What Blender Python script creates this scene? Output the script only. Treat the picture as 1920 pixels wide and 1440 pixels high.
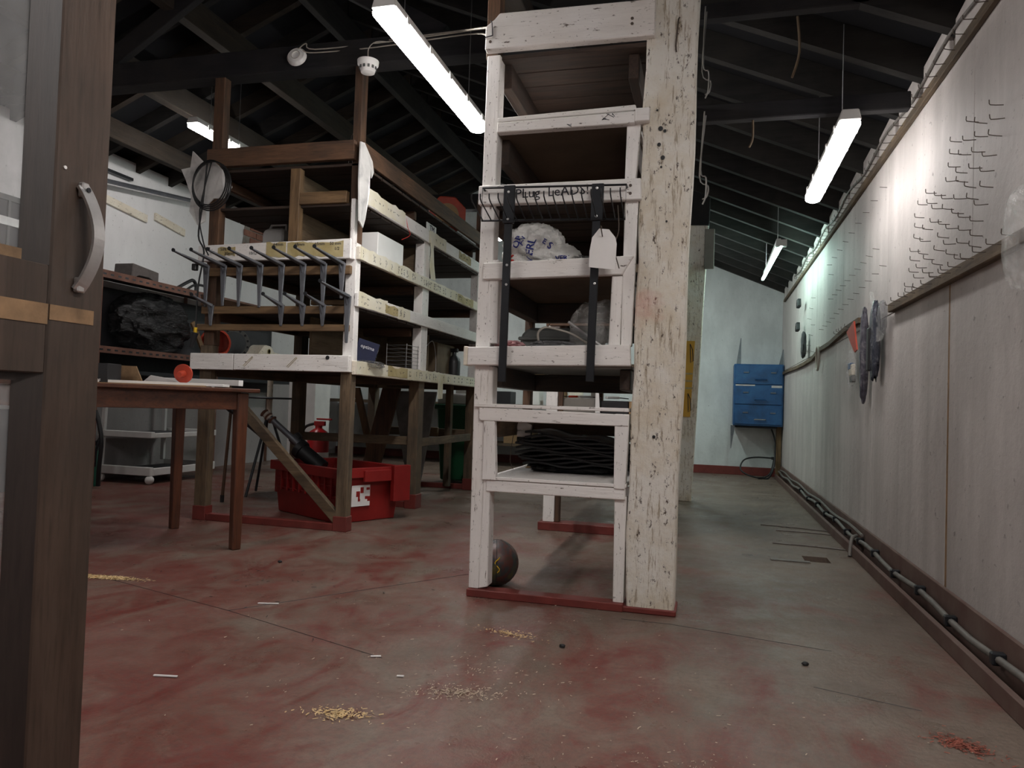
import bpy, math, random
from mathutils import Vector, Matrix, noise
from mathutils.bvhtree import BVHTree
random.seed(7)
R = random.random
S = bpy.context.scene
for o in list(bpy.data.objects): bpy.data.objects.remove(o)
COL = S.collection
# ---------------------------------------------------------------- camera, exposure, world
yaw, pitch, roll = -0.26143213, -0.02859558, -0.03300124
c, s = math.cos, math.sin
Bm = Matrix(((1,0,0),(0,0,1),(0,-1,0)))
Rz = Matrix(((c(yaw),-s(yaw),0),(s(yaw),c(yaw),0),(0,0,1)))
Rx = Matrix(((1,0,0),(0,c(pitch),-s(pitch)),(0,s(pitch),c(pitch))))
Rr = Matrix(((c(roll),-s(roll),0),(s(roll),c(roll),0),(0,0,1)))
W2C = Rr @ Rx @ Bm @ Rz
cam = bpy.data.objects.new('camera', bpy.data.cameras.new('camera'))
COL.objects.link(cam)
cam.matrix_world = Matrix.Translation((0,0,.75)) @ W2C.transposed().to_4x4()
cam.data.sensor_width = 36; cam.data.lens = 1377.17/1920*36
cam.data.clip_start = .05
S.camera = cam
S.view_settings.view_transform = 'Standard'; S.view_settings.look = 'None'
S.view_settings.gamma = 1; S.view_settings.use_curve_mapping = False
S.view_settings.exposure = 0.90
w = bpy.data.worlds.new('world'); S.world = w; w.use_nodes = True
w.node_tree.nodes['Background'].inputs[0].default_value = (.5,.6,.8,1)
w.node_tree.nodes['Background'].inputs[1].default_value = .02
LAMP = 34.0

# ---------------------------------------------------------------- materials
def nodes(name):
    m = bpy.data.materials.new(name); m.use_nodes = True
    nt = m.node_tree; b = nt.nodes['Principled BSDF']
    return m, nt, b
def N(nt, t, **k):
    n = nt.nodes.new(t)
    for a, v in k.items():
        if hasattr(n, a): setattr(n, a, v)
        else: n.inputs[a].default_value = v
    return n
def L(nt, a, b): nt.links.new(a, b)
def coords(nt, scale=(1,1,1), kind='Object'):
    tc = N(nt, 'ShaderNodeTexCoord'); mp = N(nt, 'ShaderNodeMapping')
    mp.inputs['Scale'].default_value = scale
    L(nt, tc.outputs[kind], mp.inputs[0]); return mp.outputs[0]
def noi(nt, vec, scale, detail=4, rough=.6, dist=0):
    n = N(nt, 'ShaderNodeTexNoise'); n.inputs['Scale'].default_value = scale
    n.inputs['Detail'].default_value = detail; n.inputs['Roughness'].default_value = rough
    n.inputs['Distortion'].default_value = dist
    L(nt, vec, n.inputs['Vector']); return n.outputs[0]
def ramp(nt, fac, stops):
    r = N(nt, 'ShaderNodeValToRGB'); cr = r.color_ramp
    while len(cr.elements) < len(stops): cr.elements.new(.5)
    for e, (p, col) in zip(cr.elements, stops):
        e.position = p; e.color = (*col, 1) if len(col) == 3 else col
    L(nt, fac, r.inputs[0]); return r.outputs[0]
def g(v): return (v,v,v)
def mix(nt, fac, a, b, mode='MIX'):
    m = N(nt, 'ShaderNodeMix'); m.data_type = 'RGBA'; m.blend_type = mode
    if isinstance(fac, (int,float)): m.inputs[0].default_value = fac
    else: L(nt, fac, m.inputs[0])
    for i, x in ((6,a),(7,b)):
        if isinstance(x, tuple): m.inputs[i].default_value = (*x,1)
        else: L(nt, x, m.inputs[i])
    return m.outputs[2]
def bump(nt, b, h, strength=.3, dist=.01):
    n = N(nt, 'ShaderNodeBump'); n.inputs['Strength'].default_value = strength
    n.inputs['Distance'].default_value = dist
    L(nt, h, n.inputs['Height']); L(nt, n.outputs[0], b.inputs['Normal'])
def math_(nt, op, a, b=0.0):
    m = N(nt, 'ShaderNodeMath'); m.operation = op
    for i, x in enumerate((a,b)):
        if isinstance(x, (int,float)): m.inputs[i].default_value = x
        else: L(nt, x, m.inputs[i])
    return m.outputs[0]
def plain(name, col, rough=.6, metal=0, var=.25, sc=12, bmp=.1, trans=0, alpha=1, coat=0):
    m, nt, b = nodes(name)
    v = coords(nt); n = noi(nt, v, sc, 5)
    cc = ramp(nt, n, [(.25, tuple(x*(1-var) for x in col)), (.75, tuple(min(1,x*(1+var)) for x in col))])
    L(nt, cc, b.inputs['Base Color'])
    b.inputs['Roughness'].default_value = rough; b.inputs['Metallic'].default_value = metal
    b.inputs['Transmission Weight'].default_value = trans; b.inputs['Alpha'].default_value = alpha
    b.inputs['Coat Weight'].default_value = coat
    if bmp: bump(nt, b, noi(nt, v, sc*4, 3), bmp, .004)
    return m
def stretch(d, k=12):
    return {'x':(1,k,k),'y':(k,1,k),'z':(k,k,1)}[d]
def wood(name, d, dark, light, rough=.75, grime=.4):
    m, nt, b = nodes(name)
    v = coords(nt, stretch(d)); n = noi(nt, v, 2.6, 8, .65, .4)
    fine = noi(nt, v, 11, 4)
    col = ramp(nt, n, [(.3, dark), (.7, light)])
    col = mix(nt, ramp(nt, fine, [(.35, g(.0)), (.5, g(0)), (.75, g(.6))]), col, tuple(x*.35 for x in dark))
    big = noi(nt, coords(nt), 3.5, 4)
    col = mix(nt, ramp(nt, big, [(.4, g(0)), (.65, g(grime))]), col, (.035,.03,.025))
    L(nt, col, b.inputs['Base Color']); b.inputs['Roughness'].default_value = rough
    bump(nt, b, n, .35, .004)
    return m
def painted(name, d, col=(.86,.835,.81), chip=.55, under=(.13,.10,.08), stain=(.6,.5,.38), stainamt=.25):
    m, nt, b = nodes(name)
    v = coords(nt, stretch(d, 5)); v0 = coords(nt)
    n = noi(nt, v, 16, 6, .7); big = noi(nt, v0, 2.5, 4)
    base = mix(nt, ramp(nt, big, [(.45, g(0)), (.75, g(stainamt))]), col, stain)
    base = mix(nt, ramp(nt, noi(nt, v, 3, 6), [(.3, g(.22)), (.55, g(0))]), base, (.45,.41,.38))
    sp = ramp(nt, noi(nt, coords(nt, stretch(d, 2)), 55, 3, .6), [(.655, g(0)), (.70, g(.8))])
    base = mix(nt, sp, base, (.12,.09,.07))
    chips = ramp(nt, n, [(chip+.085, g(0)), (chip+.12, g(1))])
    grain = ramp(nt, noi(nt, coords(nt, stretch(d, 22)), 5, 3), [(.30, g(1)), (.36, g(0))])
    gate = ramp(nt, noi(nt, v0, 5, 3), [(.47, g(0)), (.6, g(.6))])
    base = mix(nt, math_(nt, 'MULTIPLY', grain, gate), base, (.33,.29,.25))
    base = mix(nt, chips, base, under)
    L(nt, base, b.inputs['Base Color']); b.inputs['Roughness'].default_value = .6
    h = math_(nt, 'SUBTRACT', noi(nt, coords(nt, stretch(d, 10)), 9, 5), chips)
    bump(nt, b, h, .5, .004)
    return m
WHITE = {d: painted('white_paint_'+d, d) for d in 'xyz'}
CREAMS = {d: painted('cream_paint_'+d, d, (.80,.74,.62), .52, (.16,.12,.08), (.55,.42,.26), .55) for d in 'xyz'}
BROWN = {d: wood('brown_wood_'+d, d, (.045,.023,.014), (.17,.085,.043)) for d in 'xyz'}
DARKW = {d: wood('shade_dark_shelf_wood_'+d, d, (.022,.013,.010), (.070,.040,.026)) for d in 'xyz'}  # deck wood darkened so the shade under the shelves sits in its colour
SHADESHEET = plain('shade_dark_shelf_sheet', (.095,.060,.036), .85, 0, .3, 5, .1)  # sheet colour carries the shade below the rack decks
OLDW = {d: wood('grey_brown_wood_'+d, d, (.065,.042,.023), (.21,.145,.085), .8, .6) for d in 'xyz'}
SLAT = {d: wood('pale_lath_wood_'+d, d, (.11,.062,.026), (.25,.15,.072), .7, .25) for d in 'xyz'}
RAFT = {d: wood('sooty_rafter_wood_'+d, d, (.005,.005,.005), (.020,.018,.017), .9, .5) for d in 'xyz'}
PURL = {d: wood('purlin_wood_'+d, d, (.012,.008,.005), (.040,.026,.016), .9, .5) for d in 'xyz'}
BLACKW = {d: wood('blackened_beam_wood_'+d, d, (.004,.004,.006), (.012,.011,.014), .9, .3) for d in 'xyz'}
TABLEW = {d: wood('varnished_table_wood_'+d, d, (.045,.014,.006), (.13,.040,.016), .42, .2) for d in 'xyz'}
REDP = plain('red_floor_paint', (.155,.032,.025), .55, 0, .4, 9, .3)
PLY = {d: wood('plywood_'+d, d, (.12,.078,.042), (.21,.15,.09), .8, .3) for d in 'xyz'}
SARK = plain('sooty_sarking', (.003,.0035,.006), .95, 0, .4, 5, .2)

def make_floor():
    m, nt, b = nodes('worn_red_floor_paint')
    v = coords(nt); tc = N(nt,'ShaderNodeTexCoord'); sx = N(nt,'ShaderNodeSeparateXYZ'); L(nt, tc.outputs['Object'], sx.inputs[0])
    vs = coords(nt, (1,.6,1))
    big = noi(nt, vs, 1.5, 6, .62, .6); mid = noi(nt, vs, 4.5, 8, .7, 1.0); fine = noi(nt, v, 60, 6, .7)
    # more red towards the front left, where the paint is thicker
    gx = math_(nt,'MULTIPLY', sx.outputs[0], -.035); gy = math_(nt,'MULTIPLY', sx.outputs[1], -.035)
    f = math_(nt,'ADD', math_(nt,'ADD', math_(nt,'MULTIPLY', big,.55), math_(nt,'MULTIPLY', mid,.45)), math_(nt,'ADD', gx, gy))
    red = ramp(nt, f, [(.37, g(0)), (.43, g(.55)), (.50, g(1))])
    grey = ramp(nt, noi(nt, v, 2.2, 6), [(.3,(.128,.092,.070)), (.7,(.225,.170,.134))])
    redc = ramp(nt, mid, [(.3,(.190,.100,.077)), (.46,(.180,.078,.060)), (.64,(.150,.034,.026))])
    col = mix(nt, red, grey, redc)
    dust = ramp(nt, noi(nt, v, 3.4, 8, .75, 1.5), [(.52, g(0)), (.72, g(.5))])
    col = mix(nt, dust, col, (.24,.195,.155))
    col = mix(nt, ramp(nt, fine, [(.35,g(.5)),(.55,g(0))]), col, (.10,.07,.06))
    lt = ramp(nt, noi(nt, v, 140, 3), [(.70,g(0)),(.76,g(.7))])
    col = mix(nt, lt, col, (.5,.42,.3))
    # dark scuffs
    wv = noi(nt, coords(nt, (2.2,.9,1)), 2.6, 3, .5, 3.5)
    sc = ramp(nt, wv, [(.485,g(0)),(.5,g(.30)),(.515,g(0))])
    col = mix(nt, math_(nt,'MULTIPLY', sc, ramp(nt, noi(nt, v, 1.1, 2), [(.5,g(0)),(.62,g(1))])), col, (.075,.035,.035))
    L(nt, col, b.inputs['Base Color'])
    L(nt, ramp(nt, noi(nt, v, 3, 6, .7), [(.35,g(.24)),(.65,g(.62))]), b.inputs['Roughness'])
    b.inputs['Specular IOR Level'].default_value = .35
    bump(nt, b, math_(nt,'ADD', noi(nt, v, 6, 8, .7), math_(nt,'MULTIPLY', fine, .3)), .35, .012)
    return m
FLOOR = make_floor()
def make_wallpaint(name, base, dirt, streak=.5, sy=5):
    m, nt, b = nodes(name)
    v = coords(nt, (1,sy,.25)); v0 = coords(nt)
    a = noi(nt, v, 1.3, 5, .6); bb = noi(nt, v0, 30, 6, .7)
    col = mix(nt, ramp(nt, a, [(.42,g(0)),(.7,g(streak))]), base, dirt)
    col = mix(nt, ramp(nt, noi(nt, coords(nt,(1,1,.5)), 1.5, 7, .65), [(.44,g(0)),(.62,g(.75 if sy>3 else .35))]), col, tuple(x*.66 for x in base))
    col = mix(nt, ramp(nt, bb, [(.63,g(0)),(.69,g(.7))]), col, (.14,.12,.11))
    L(nt, col, b.inputs['Base Color']); b.inputs['Roughness'].default_value = .62
    bump(nt, b, math_(nt,'ADD', bb, math_(nt,'MULTIPLY', noi(nt, v0, 4, 4),2.0)), .35, .008)
    return m
WALLR = make_wallpaint('stained_white_wall_paint', (.60,.555,.53), (.36,.335,.315), .65, 4)
WALLB = make_wallpaint('chalky_back_wall_paint', (.72,.75,.75), (.6,.62,.62), .2)
WALLL = make_wallpaint('cracked_white_plaster', (.80,.79,.79), (.66,.64,.62), .3, 1)
ROUGHW = make_wallpaint('grimy_lower_wall', (.42,.39,.385), (.25,.23,.22), .7, 1)
BRICK = plain('old_brick', (.30,.14,.10), .9, 0, .45, 7, .5)
MORTAR = plain('grey_mortar', (.28,.25,.22), .95, 0, .3, 10, .5)

def make_pillar():
    m, nt, b = nodes('flaking_cream_pillar_paint')
    v = coords(nt, (9,9,1)); v0 = coords(nt)
    base = mix(nt, ramp(nt, noi(nt, v0, 3.2, 6, .7), [(.42,g(0)),(.66,g(.85))]), (.86,.83,.76), (.66,.56,.40))
    gr = noi(nt, v, 7, 7, .75)
    base = mix(nt, ramp(nt, gr, [(.38,g(.85)),(.45,g(0))]), base, (.40,.32,.22))
    ch = ramp(nt, noi(nt, coords(nt,(2,2,1)), 26, 7, .78), [(.585,g(0)),(.63,g(1))])
    base = mix(nt, ch, base, (.10,.07,.05))
    tc = N(nt,'ShaderNodeTexCoord')
    def spot(cx_, cy_, cz_, r, colr, amt):
        nonlocal base
        d = N(nt,'ShaderNodeVectorMath', operation='DISTANCE'); L(nt, tc.outputs['Object'], d.inputs[0]); d.inputs[1].default_value = (cx_,cy_,cz_)
        q = math_(nt,'ADD', d.outputs['Value'], math_(nt,'MULTIPLY', noi(nt, v0, 18, 4), r*1.2))
        base = mix(nt, ramp(nt, math_(nt,'DIVIDE', q, r*2.2), [(.25,g(amt)),(.85,g(0))]), base, colr)
    spot(-.055,0,1.13,.09,(.55,.12,.07),.85)       # rubbed red paint smear
    L(nt, base, b.inputs['Base Color']); b.inputs['Roughness'].default_value = .7
    bump(nt, b, math_(nt,'ADD', math_(nt,'MULTIPLY', gr, 1.2), noi(nt, v0, 40, 5)), .7, .008)
    return m
PILLAR = make_pillar()
def make_mottle(name, cols, scale, rough=.6, metal=0, bmp=.2):
    m, nt, b = nodes(name); v = coords(nt); n = noi(nt, v, scale, 6, .6, .5)
    k = len(cols); L(nt, ramp(nt, n, [(.28+.44*i/(k-1), cc) for i, cc in enumerate(cols)]), b.inputs['Base Color'])
    b.inputs['Roughness'].default_value = rough; b.inputs['Metallic'].default_value = metal
    bump(nt, b, noi(nt, v, scale*3, 4), bmp, .004); return m
DOORP = wood('brown_door_varnish', 'z', (.050,.030,.020), (.105,.070,.052), .45, .45)
DOORD = wood('shade_dark_door_bead', 'z', (.014,.010,.009), (.036,.024,.020), .5, .3)  # shadow band beside the glass put into the bead colour
DOORB = plain('bare_scraped_wood', (.27,.165,.085), .7, 0, .5, 14, .3)
STEELGREY = make_mottle('grey_bracket_steel', [(.10,.105,.12),(.22,.23,.25)], 6, .45, .6)
ALU = plain('brushed_aluminium', (.62,.61,.60), .35, .8, .15, 20, .1)
WHITEPL = plain('white_plastic', (.80,.79,.77), .45, 0, .06, 6, .05)
OFFWHITE = plain('off_white_enamel', (.66,.65,.63), .5, 0, .12, 6, .05)
BLACKP = plain('black_plastic', (.018,.018,.020), .45, 0, .3, 9, .1)
BLACKM = plain('black_metal', (.022,.024,.028), .4, .4, .3, 9, .05)
def make_bagblk():
    m, nt, b = nodes('black_bin_bag'); b.inputs['Base Color'].default_value=(.012,.012,.013,1); b.inputs['Roughness'].default_value=.27
    bump(nt, b, noi(nt, coords(nt,(1,1,2.6)), 11, 5, .6, 1.2), 1.0, .03); return m
BAGBLK = make_bagblk()
def make_poly():
    m, nt, b = nodes('opaque_white_polythene'); b.inputs['Base Color'].default_value=(.80,.79,.76,1); b.inputs['Roughness'].default_value=.32
    bump(nt, b, noi(nt, coords(nt), 16, 5, .6, 1.6), .9, .02); return m
POUCH = make_mottle('smoky_purple_polythene', [(.02,.02,.028),(.075,.07,.09),(.22,.21,.22)], 22, .25, 0, .6)
POUCHD = make_mottle('dark_smoky_polythene', [(.015,.018,.028),(.05,.055,.075),(.22,.22,.23)], 18, .25, 0, .6)
SLEEVE = make_mottle('dirty_white_sleeve', [(.36,.36,.36),(.60,.59,.57),(.70,.69,.67)], 9, .35, 0, .4)
REDCR = make_mottle('red_crate_plastic', [(.17,.007,.007),(.29,.014,.012)], 3.5, .45)
REDX = plain('red_extinguisher_paint', (.42,.012,.015), .3)
GREENX = plain('green_cylinder_paint', (.015,.11,.07), .4, 0, .4)
GREENB = plain('dark_green_bin_plastic', (.006,.075,.030), .45, 0, .3, 4)
BLUEC = make_mottle('blue_cabinet_paint', [(.010,.045,.12),(.016,.085,.23),(.030,.13,.30)], 5, .4)
ORANGE = plain('orange_plastic', (.42,.045,.018), .5)
YELLOW = plain('yellow_plastic', (.75,.47,.02), .5)
YELL2 = make_mottle('faded_yellow_tape', [(.62,.33,.03),(.72,.43,.06)], 8, .6)
PAPER = make_mottle('yellowed_paper', [(.62,.55,.36),(.74,.70,.56),(.80,.77,.68)], 5, .8, 0, .1)
TAPE = make_mottle('brown_masking_tape', [(.33,.25,.09),(.52,.44,.24)], 9, .7, 0, .1)
PAPERW = plain('white_card', (.80,.78,.76), .8, 0, .05, 8, .05)
CARD = plain('cardboard', (.36,.23,.12), .85, 0, .15, 8, .1)
GREYCARD = plain('dusty_grey_card', (.19,.175,.155), .85, 0, .2, 8, .1)
INK = plain('dark_ink', (.02,.02,.03), .8, 0, .1, 8, 0)
BLUEINK = plain('blue_print', (.02,.03,.22), .6, 0, .1, 8, 0)
REDINK = plain('red_print', (.6,.03,.02), .6, 0, .1, 8, 0)
WHITEINK = plain('white_print', (.8,.8,.82), .6, 0, .05, 8, 0)
NAVY = plain('navy_carton', (.006,.010,.045), .5, 0, .2)
RUBBER = plain('black_rubber', (.010,.010,.011), .5, 0, .3, 12, .2)
CABLEW = plain('dusty_white_cable', (.42,.38,.33), .7, 0, .2)
CONDUIT = plain('dusty_grey_conduit', (.17,.155,.14), .6, .2, .3, 15, .2)
RUST = make_mottle('brown_angle_iron', [(.10,.042,.028),(.21,.10,.07)], 8, .6, .2)
DARKM = plain('dark_backing_sheet', (.055,.055,.06), .7, 0, .3, 4)
WIRE = plain('galvanised_wire', (.40,.40,.40), .35, .9, .2)
NAIL = plain('rusty_nail_steel', (.11,.085,.07), .6, .5, .3)
NAVYF = plain('dark_tool_metal', (.03,.035,.05), .4, .5, .3)
SKIRTR = plain('red_skirting_paint', (.16,.028,.022), .5, 0, .25)
SKIRTB = make_mottle('dusty_maroon_skirting', [(.10,.045,.035),(.16,.11,.09)], 6, .7)
FOAM = plain('grey_foam', (.10,.085,.08), .95, 0, .2, 30, .4)
CHAR = plain('dull_grey_plastic', (.10,.105,.10), .6, 0, .2)
BALLM = make_mottle('painted_ball_rubber', [(.012,.016,.014),(.02,.035,.022),(.085,.025,.018),(.025,.04,.045),(.11,.09,.025),(.02,.02,.018)], 11, .45)
def film(name, col, alpha, rough=.2):
    m, nt, b = nodes(name); v = coords(nt)
    b.inputs['Base Color'].default_value = (*col,1); b.inputs['Roughness'].default_value = rough
    L(nt, ramp(nt, noi(nt, v, 9, 5, .7, 1), [(.35,g(alpha*.4)),(.65,g(min(1,alpha*1.3)))]), b.inputs['Alpha'])
    bump(nt, b, noi(nt, v, 14, 5, .6, 1.5), .7, .02); return m
FILM = film('clear_plastic_film', (.75,.74,.72), .30)
FILMD = film('grey_plastic_film', (.30,.30,.31), .55)
POLY = make_poly()
PINK = plain('pink_polythene', (.62,.36,.37), .35, 0, .2, 9, .4)
def make_glass():
    m, nt, b = nodes('dusty_glass'); b.inputs['Base Color'].default_value = (.55,.56,.56,1)
    b.inputs['Roughness'].default_value = .15
    v = coords(nt, (1,3,1))
    L(nt, ramp(nt, noi(nt, v, 5, 6, .7), [(.3,g(.10)),(.7,g(.24))]), b.inputs['Alpha']); return m
GLASS = make_glass()
def emis(name, col, st):
    m, nt, b = nodes(name); b.inputs['Base Color'].default_value = (.9,.9,.9,1)
    b.inputs['Emission Color'].default_value = (*col,1); b.inputs['Emission Strength'].default_value = st; return m
LED = emis('led_diffuser_glow', (1,.965,.94), LAMP)
LED2 = emis('dim_led_diffuser_glow', (1,.97,.95), LAMP*.40)
FILLC = emis('added_cool_fill_glow', (.86,1,.96), LAMP*.95)  # glow of the added fill lamp at the far end
LEDG = emis('cool_tube_glow', (.66,1,.90), LAMP*.95)

# ---------------------------------------------------------------- builders
ROOT = {}
class B:
    def __init__(s): s.v=[]; s.f=[]; s.smooth=False
    def add(s, vs, fs):
        k=len(s.v); s.v += [Vector(p) for p in vs]; s.f += [tuple(i+k for i in q) for q in fs]; return s
    def box(s, x0,x1,y0,y1,z0,z1, M=None):
        vs=[Vector(p) for p in ((x0,y0,z0),(x1,y0,z0),(x1,y1,z0),(x0,y1,z0),(x0,y0,z1),(x1,y0,z1),(x1,y1,z1),(x0,y1,z1))]
        if M: vs=[M@p for p in vs]
        return s.add(vs, [(0,3,2,1),(4,5,6,7),(0,1,5,4),(1,2,6,5),(2,3,7,6),(3,0,4,7)])
    def bar(s, p, q, w, h, up=(0,0,1), w2=None, h2=None):
        p,q=Vector(p),Vector(q); d=(q-p).normalized(); up=Vector(up)
        sd=d.cross(up).normalized(); u=sd.cross(d).normalized(); w2=w2 or w; h2=h2 or h; vs=[]
        for c_,ww,hh in ((p,w,h),(q,w2,h2)):
            for a,b_ in ((-1,-1),(1,-1),(1,1),(-1,1)): vs.append(c_+sd*a*ww/2+u*b_*hh/2)
        return s.add(vs, [(0,1,2,3),(4,7,6,5),(0,4,5,1),(1,5,6,2),(2,6,7,3),(3,7,4,0)])
    def tube(s, pts, r, n=6, closed=False, r2=None):
        pts=[Vector(p) for p in pts]; k0=len(s.v); m=len(pts); ref=None
        for i,p in enumerate(pts):
            if closed: d=pts[(i+1)%m]-pts[i-1]
            else: d=pts[min(i+1,m-1)]-pts[max(i-1,0)]
            d.normalize()
            if ref is None: ref = Vector((0,0,1)) if abs(d.z)<.9 else Vector((1,0,0))
            sd=d.cross(ref)
            if sd.length<1e-4: ref=Vector((1,.1,0)); sd=d.cross(ref)
            sd.normalize(); u=sd.cross(d).normalized(); ref=u
            rr = r if r2 is None else r+(r2-r)*i/(m-1)
            for j in range(n):
                a=2*math.pi*j/n; s.v.append(p+sd*math.cos(a)*rr+u*math.sin(a)*rr)
        for i in range(m if closed else m-1):
            a=k0+i*n; b_=k0+((i+1)%m)*n
            for j in range(n): s.f.append((a+j,a+(j+1)%n,b_+(j+1)%n,b_+j))
        if not closed:
            s.f.append(tuple(k0+j for j in range(n))[::-1]); s.f.append(tuple(k0+(m-1)*n+j for j in range(n)))
        s.smooth=True; return s
    def lathe(s, prof, o=(0,0,0), n=24, M=None, sx=1, sy=1, cap=True):
        k0=len(s.v); o=Vector(o); m=len(prof)
        for r,z in prof:
            for j in range(n):
                a=2*math.pi*j/n; p=Vector((r*math.cos(a)*sx,r*math.sin(a)*sy,z))
                if M: p=M@p
                s.v.append(o+p)
        for i in range(m-1):
            for j in range(n): s.f.append((k0+i*n+j,k0+i*n+(j+1)%n,k0+(i+1)*n+(j+1)%n,k0+(i+1)*n+j))
        if cap: s.f.append(tuple(k0+j for j in range(n))[::-1]); s.f.append(tuple(k0+(m-1)*n+j for j in range(n)))
        s.smooth=True; return s
    def prism(s, poly, axis, a0, a1):
        def P(u,v,a): return {'x':(a,u,v),'y':(u,a,v),'z':(u,v,a)}[axis]
        n=len(poly); vs=[P(u,v,a0) for u,v in poly]+[P(u,v,a1) for u,v in poly]
        fs=[tuple(range(n)),tuple(range(2*n-1,n-1,-1))]+[(i,i+n,(i+1)%n+n,(i+1)%n) for i in range(n)]
        return s.add(vs, fs)
    def blob(s, cn, rad, seed=0, amp=.15, fr=3, nu=36, nv=20, ex=.7, flat=None, ridge=True, M=None):
        cn=Vector(cn); k0=len(s.v); off=Vector((seed*7.3,seed*3.1,seed*1.7))
        sg=lambda t,e: math.copysign(abs(t)**e,t)
        for i in range(nv+1):
            ph=-math.pi/2+math.pi*i/nv
            for j in range(nu):
                th=2*math.pi*j/nu
                d=Vector((sg(math.cos(ph),ex)*sg(math.cos(th),ex), sg(math.cos(ph),ex)*sg(math.sin(th),ex), sg(math.sin(ph),ex)))
                k=noise.fractal(d*fr+off,1,2,4)
                if ridge: k=.4-abs(k)*1.6
                e=1+amp*k
                p=Vector((d.x*rad[0]*e,d.y*rad[1]*e,d.z*rad[2]*e))
                if M: p=M@p
                p=cn+p
                if flat is not None and p.z<flat: p.z=flat+.0005*R()
                s.v.append(p)
        for i in range(nv):
            for j in range(nu): s.f.append((k0+i*nu+j,k0+i*nu+(j+1)%nu,k0+(i+1)*nu+(j+1)%nu,k0+(i+1)*nu+j))
        s.smooth=True; return s
    def drape(s, txt, size, M, tree):
        cu=bpy.data.curves.new('t','FONT'); cu.body=txt; cu.size=size; cu.resolution_u=3; cu.align_x='CENTER'; cu.align_y='CENTER'; cu.offset=size*.02
        o=bpy.data.objects.new('t',cu); me=bpy.data.meshes.new_from_object(o); vs=[]
        for v in me.vertices:
            p=M@v.co; h=tree.ray_cast(Vector((p.x,2.3,p.z)),Vector((0,1,0)))[0]
            vs.append(Vector((p.x,(h.y if h else p.y)-.003,p.z)))
        s.add(vs,[tuple(p.vertices) for p in me.polygons])
        bpy.data.objects.remove(o); bpy.data.curves.remove(cu); bpy.data.meshes.remove(me); return s
    def text(s, txt, size, M, ext=.0006):
        cu=bpy.data.curves.new('t','FONT'); cu.body=txt; cu.size=size; cu.extrude=ext; cu.resolution_u=2
        cu.align_x='CENTER'; cu.align_y='CENTER'
        o=bpy.data.objects.new('t',cu); me=bpy.data.meshes.new_from_object(o)
        s.add([M@v.co for v in me.vertices],[tuple(p.vertices) for p in me.polygons])
        bpy.data.objects.remove(o); bpy.data.curves.remove(cu); bpy.data.meshes.remove(me); return s
    def obj(s, name, mat, parent=None, bev=0, kind=None, label=None):
        root=parent
        base=Vector((0,0,0))
        if parent is not None: base=ROOT[parent.name]
        elif kind is None or kind=='thing': 
            zs=[p.z for p in s.v]; n=len(s.v)
            base=Vector((sum(p.x for p in s.v)/n, sum(p.y for p in s.v)/n, min(zs)))
        me=bpy.data.meshes.new(name)
        me.from_pydata([p-base for p in s.v],[],s.f); me.materials.append(mat)
        if s.smooth:
            for p in me.polygons: p.use_smooth=True
            try: me.set_sharp_from_angle(angle=math.radians(50))
            except Exception: pass
        o=bpy.data.objects.new(name,me); COL.objects.link(o)
        if parent is None: o.location=base
        else: o.parent=parent
        ROOT[o.name]=base
        if bev:
            md=o.modifiers.new('bevel','BEVEL'); md.width=bev; md.segments=1; md.limit_method='ANGLE'
        if kind and kind!='thing': o['kind']=kind
        if label: o['label']=label
        return o
def thing(name, label, cat, loc, group=None):
    o=bpy.data.objects.new(name,None); COL.objects.link(o); o.location=loc; o.empty_display_size=.05
    ROOT[o.name]=Vector(loc); o['label']=label; o['category']=cat
    if group: o['group']=group
    return o
def tag(o,label,cat,group=None):
    o['label']=label; o['category']=cat
    if group: o['group']=group
    return o
def MR(loc, rx=0, ry=0, rz=0):
    return Matrix.Translation(loc)@Matrix.Rotation(rz,4,'Z')@Matrix.Rotation(ry,4,'Y')@Matrix.Rotation(rx,4,'X')
def arc(c_, r, a0, a1, n, plane='xz'):
    out=[]
    for i in range(n+1):
        a=a0+(a1-a0)*i/n; u,v=r*math.cos(a),r*math.sin(a)
        d={'xz':(u,0,v),'xy':(u,v,0),'yz':(0,u,v)}[plane]; out.append(Vector(c_)+Vector(d))
    return out
def smooth_path(P, n=6):
    P=[Vector(p) for p in P]; Q=[P[0]]+P+[P[-1]]; out=[]
    for i in range(1,len(Q)-2):
        for k in range(n):
            t=k/n; a,b_,c_,d=Q[i-1],Q[i],Q[i+1],Q[i+2]
            out.append(.5*((2*b_)+(-a+c_)*t+(2*a-5*b_+4*c_-d)*t*t+(-a+3*b_-3*c_+d)*t**3))
    out.append(P[-1]); return out

# ---------------------------------------------------------------- setting
XL,XR,YB,YF=-5.0,.84,9.3,-1.3
RZ=lambda x: 2.31+.42*(XR-x) if x>-2.73 else 2.86+.42*(x+5.0)
# floor with a rectangular service hole
hx0,hx1,hy0,hy1=.50,.625,4.05,4.20
fl=B(); X=[XL-.2,hx0,hx1,XR+.2]; Y=[YF-.2,hy0,hy1,YB+.2]
for i in range(3):
    for j in range(3):
        if i==1 and j==1: continue
        fl.add([(X[i],Y[j],0),(X[i+1],Y[j],0),(X[i+1],Y[j+1],0),(X[i],Y[j+1],0)],[(0,1,2,3)])
        fl.add([(X[i],Y[j],-.2),(X[i],Y[j+1],-.2),(X[i+1],Y[j+1],-.2),(X[i+1],Y[j],-.2)],[(0,1,2,3)])
fl.add([(hx0,hy0,0),(hx1,hy0,0),(hx1,hy1,0),(hx0,hy1,0),(hx0,hy0,-.2),(hx1,hy0,-.2),(hx1,hy1,-.2),(hx0,hy1,-.2)],[(0,4,5,1),(1,5,6,2),(2,6,7,3),(3,7,4,0),(4,7,6,5)])
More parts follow.
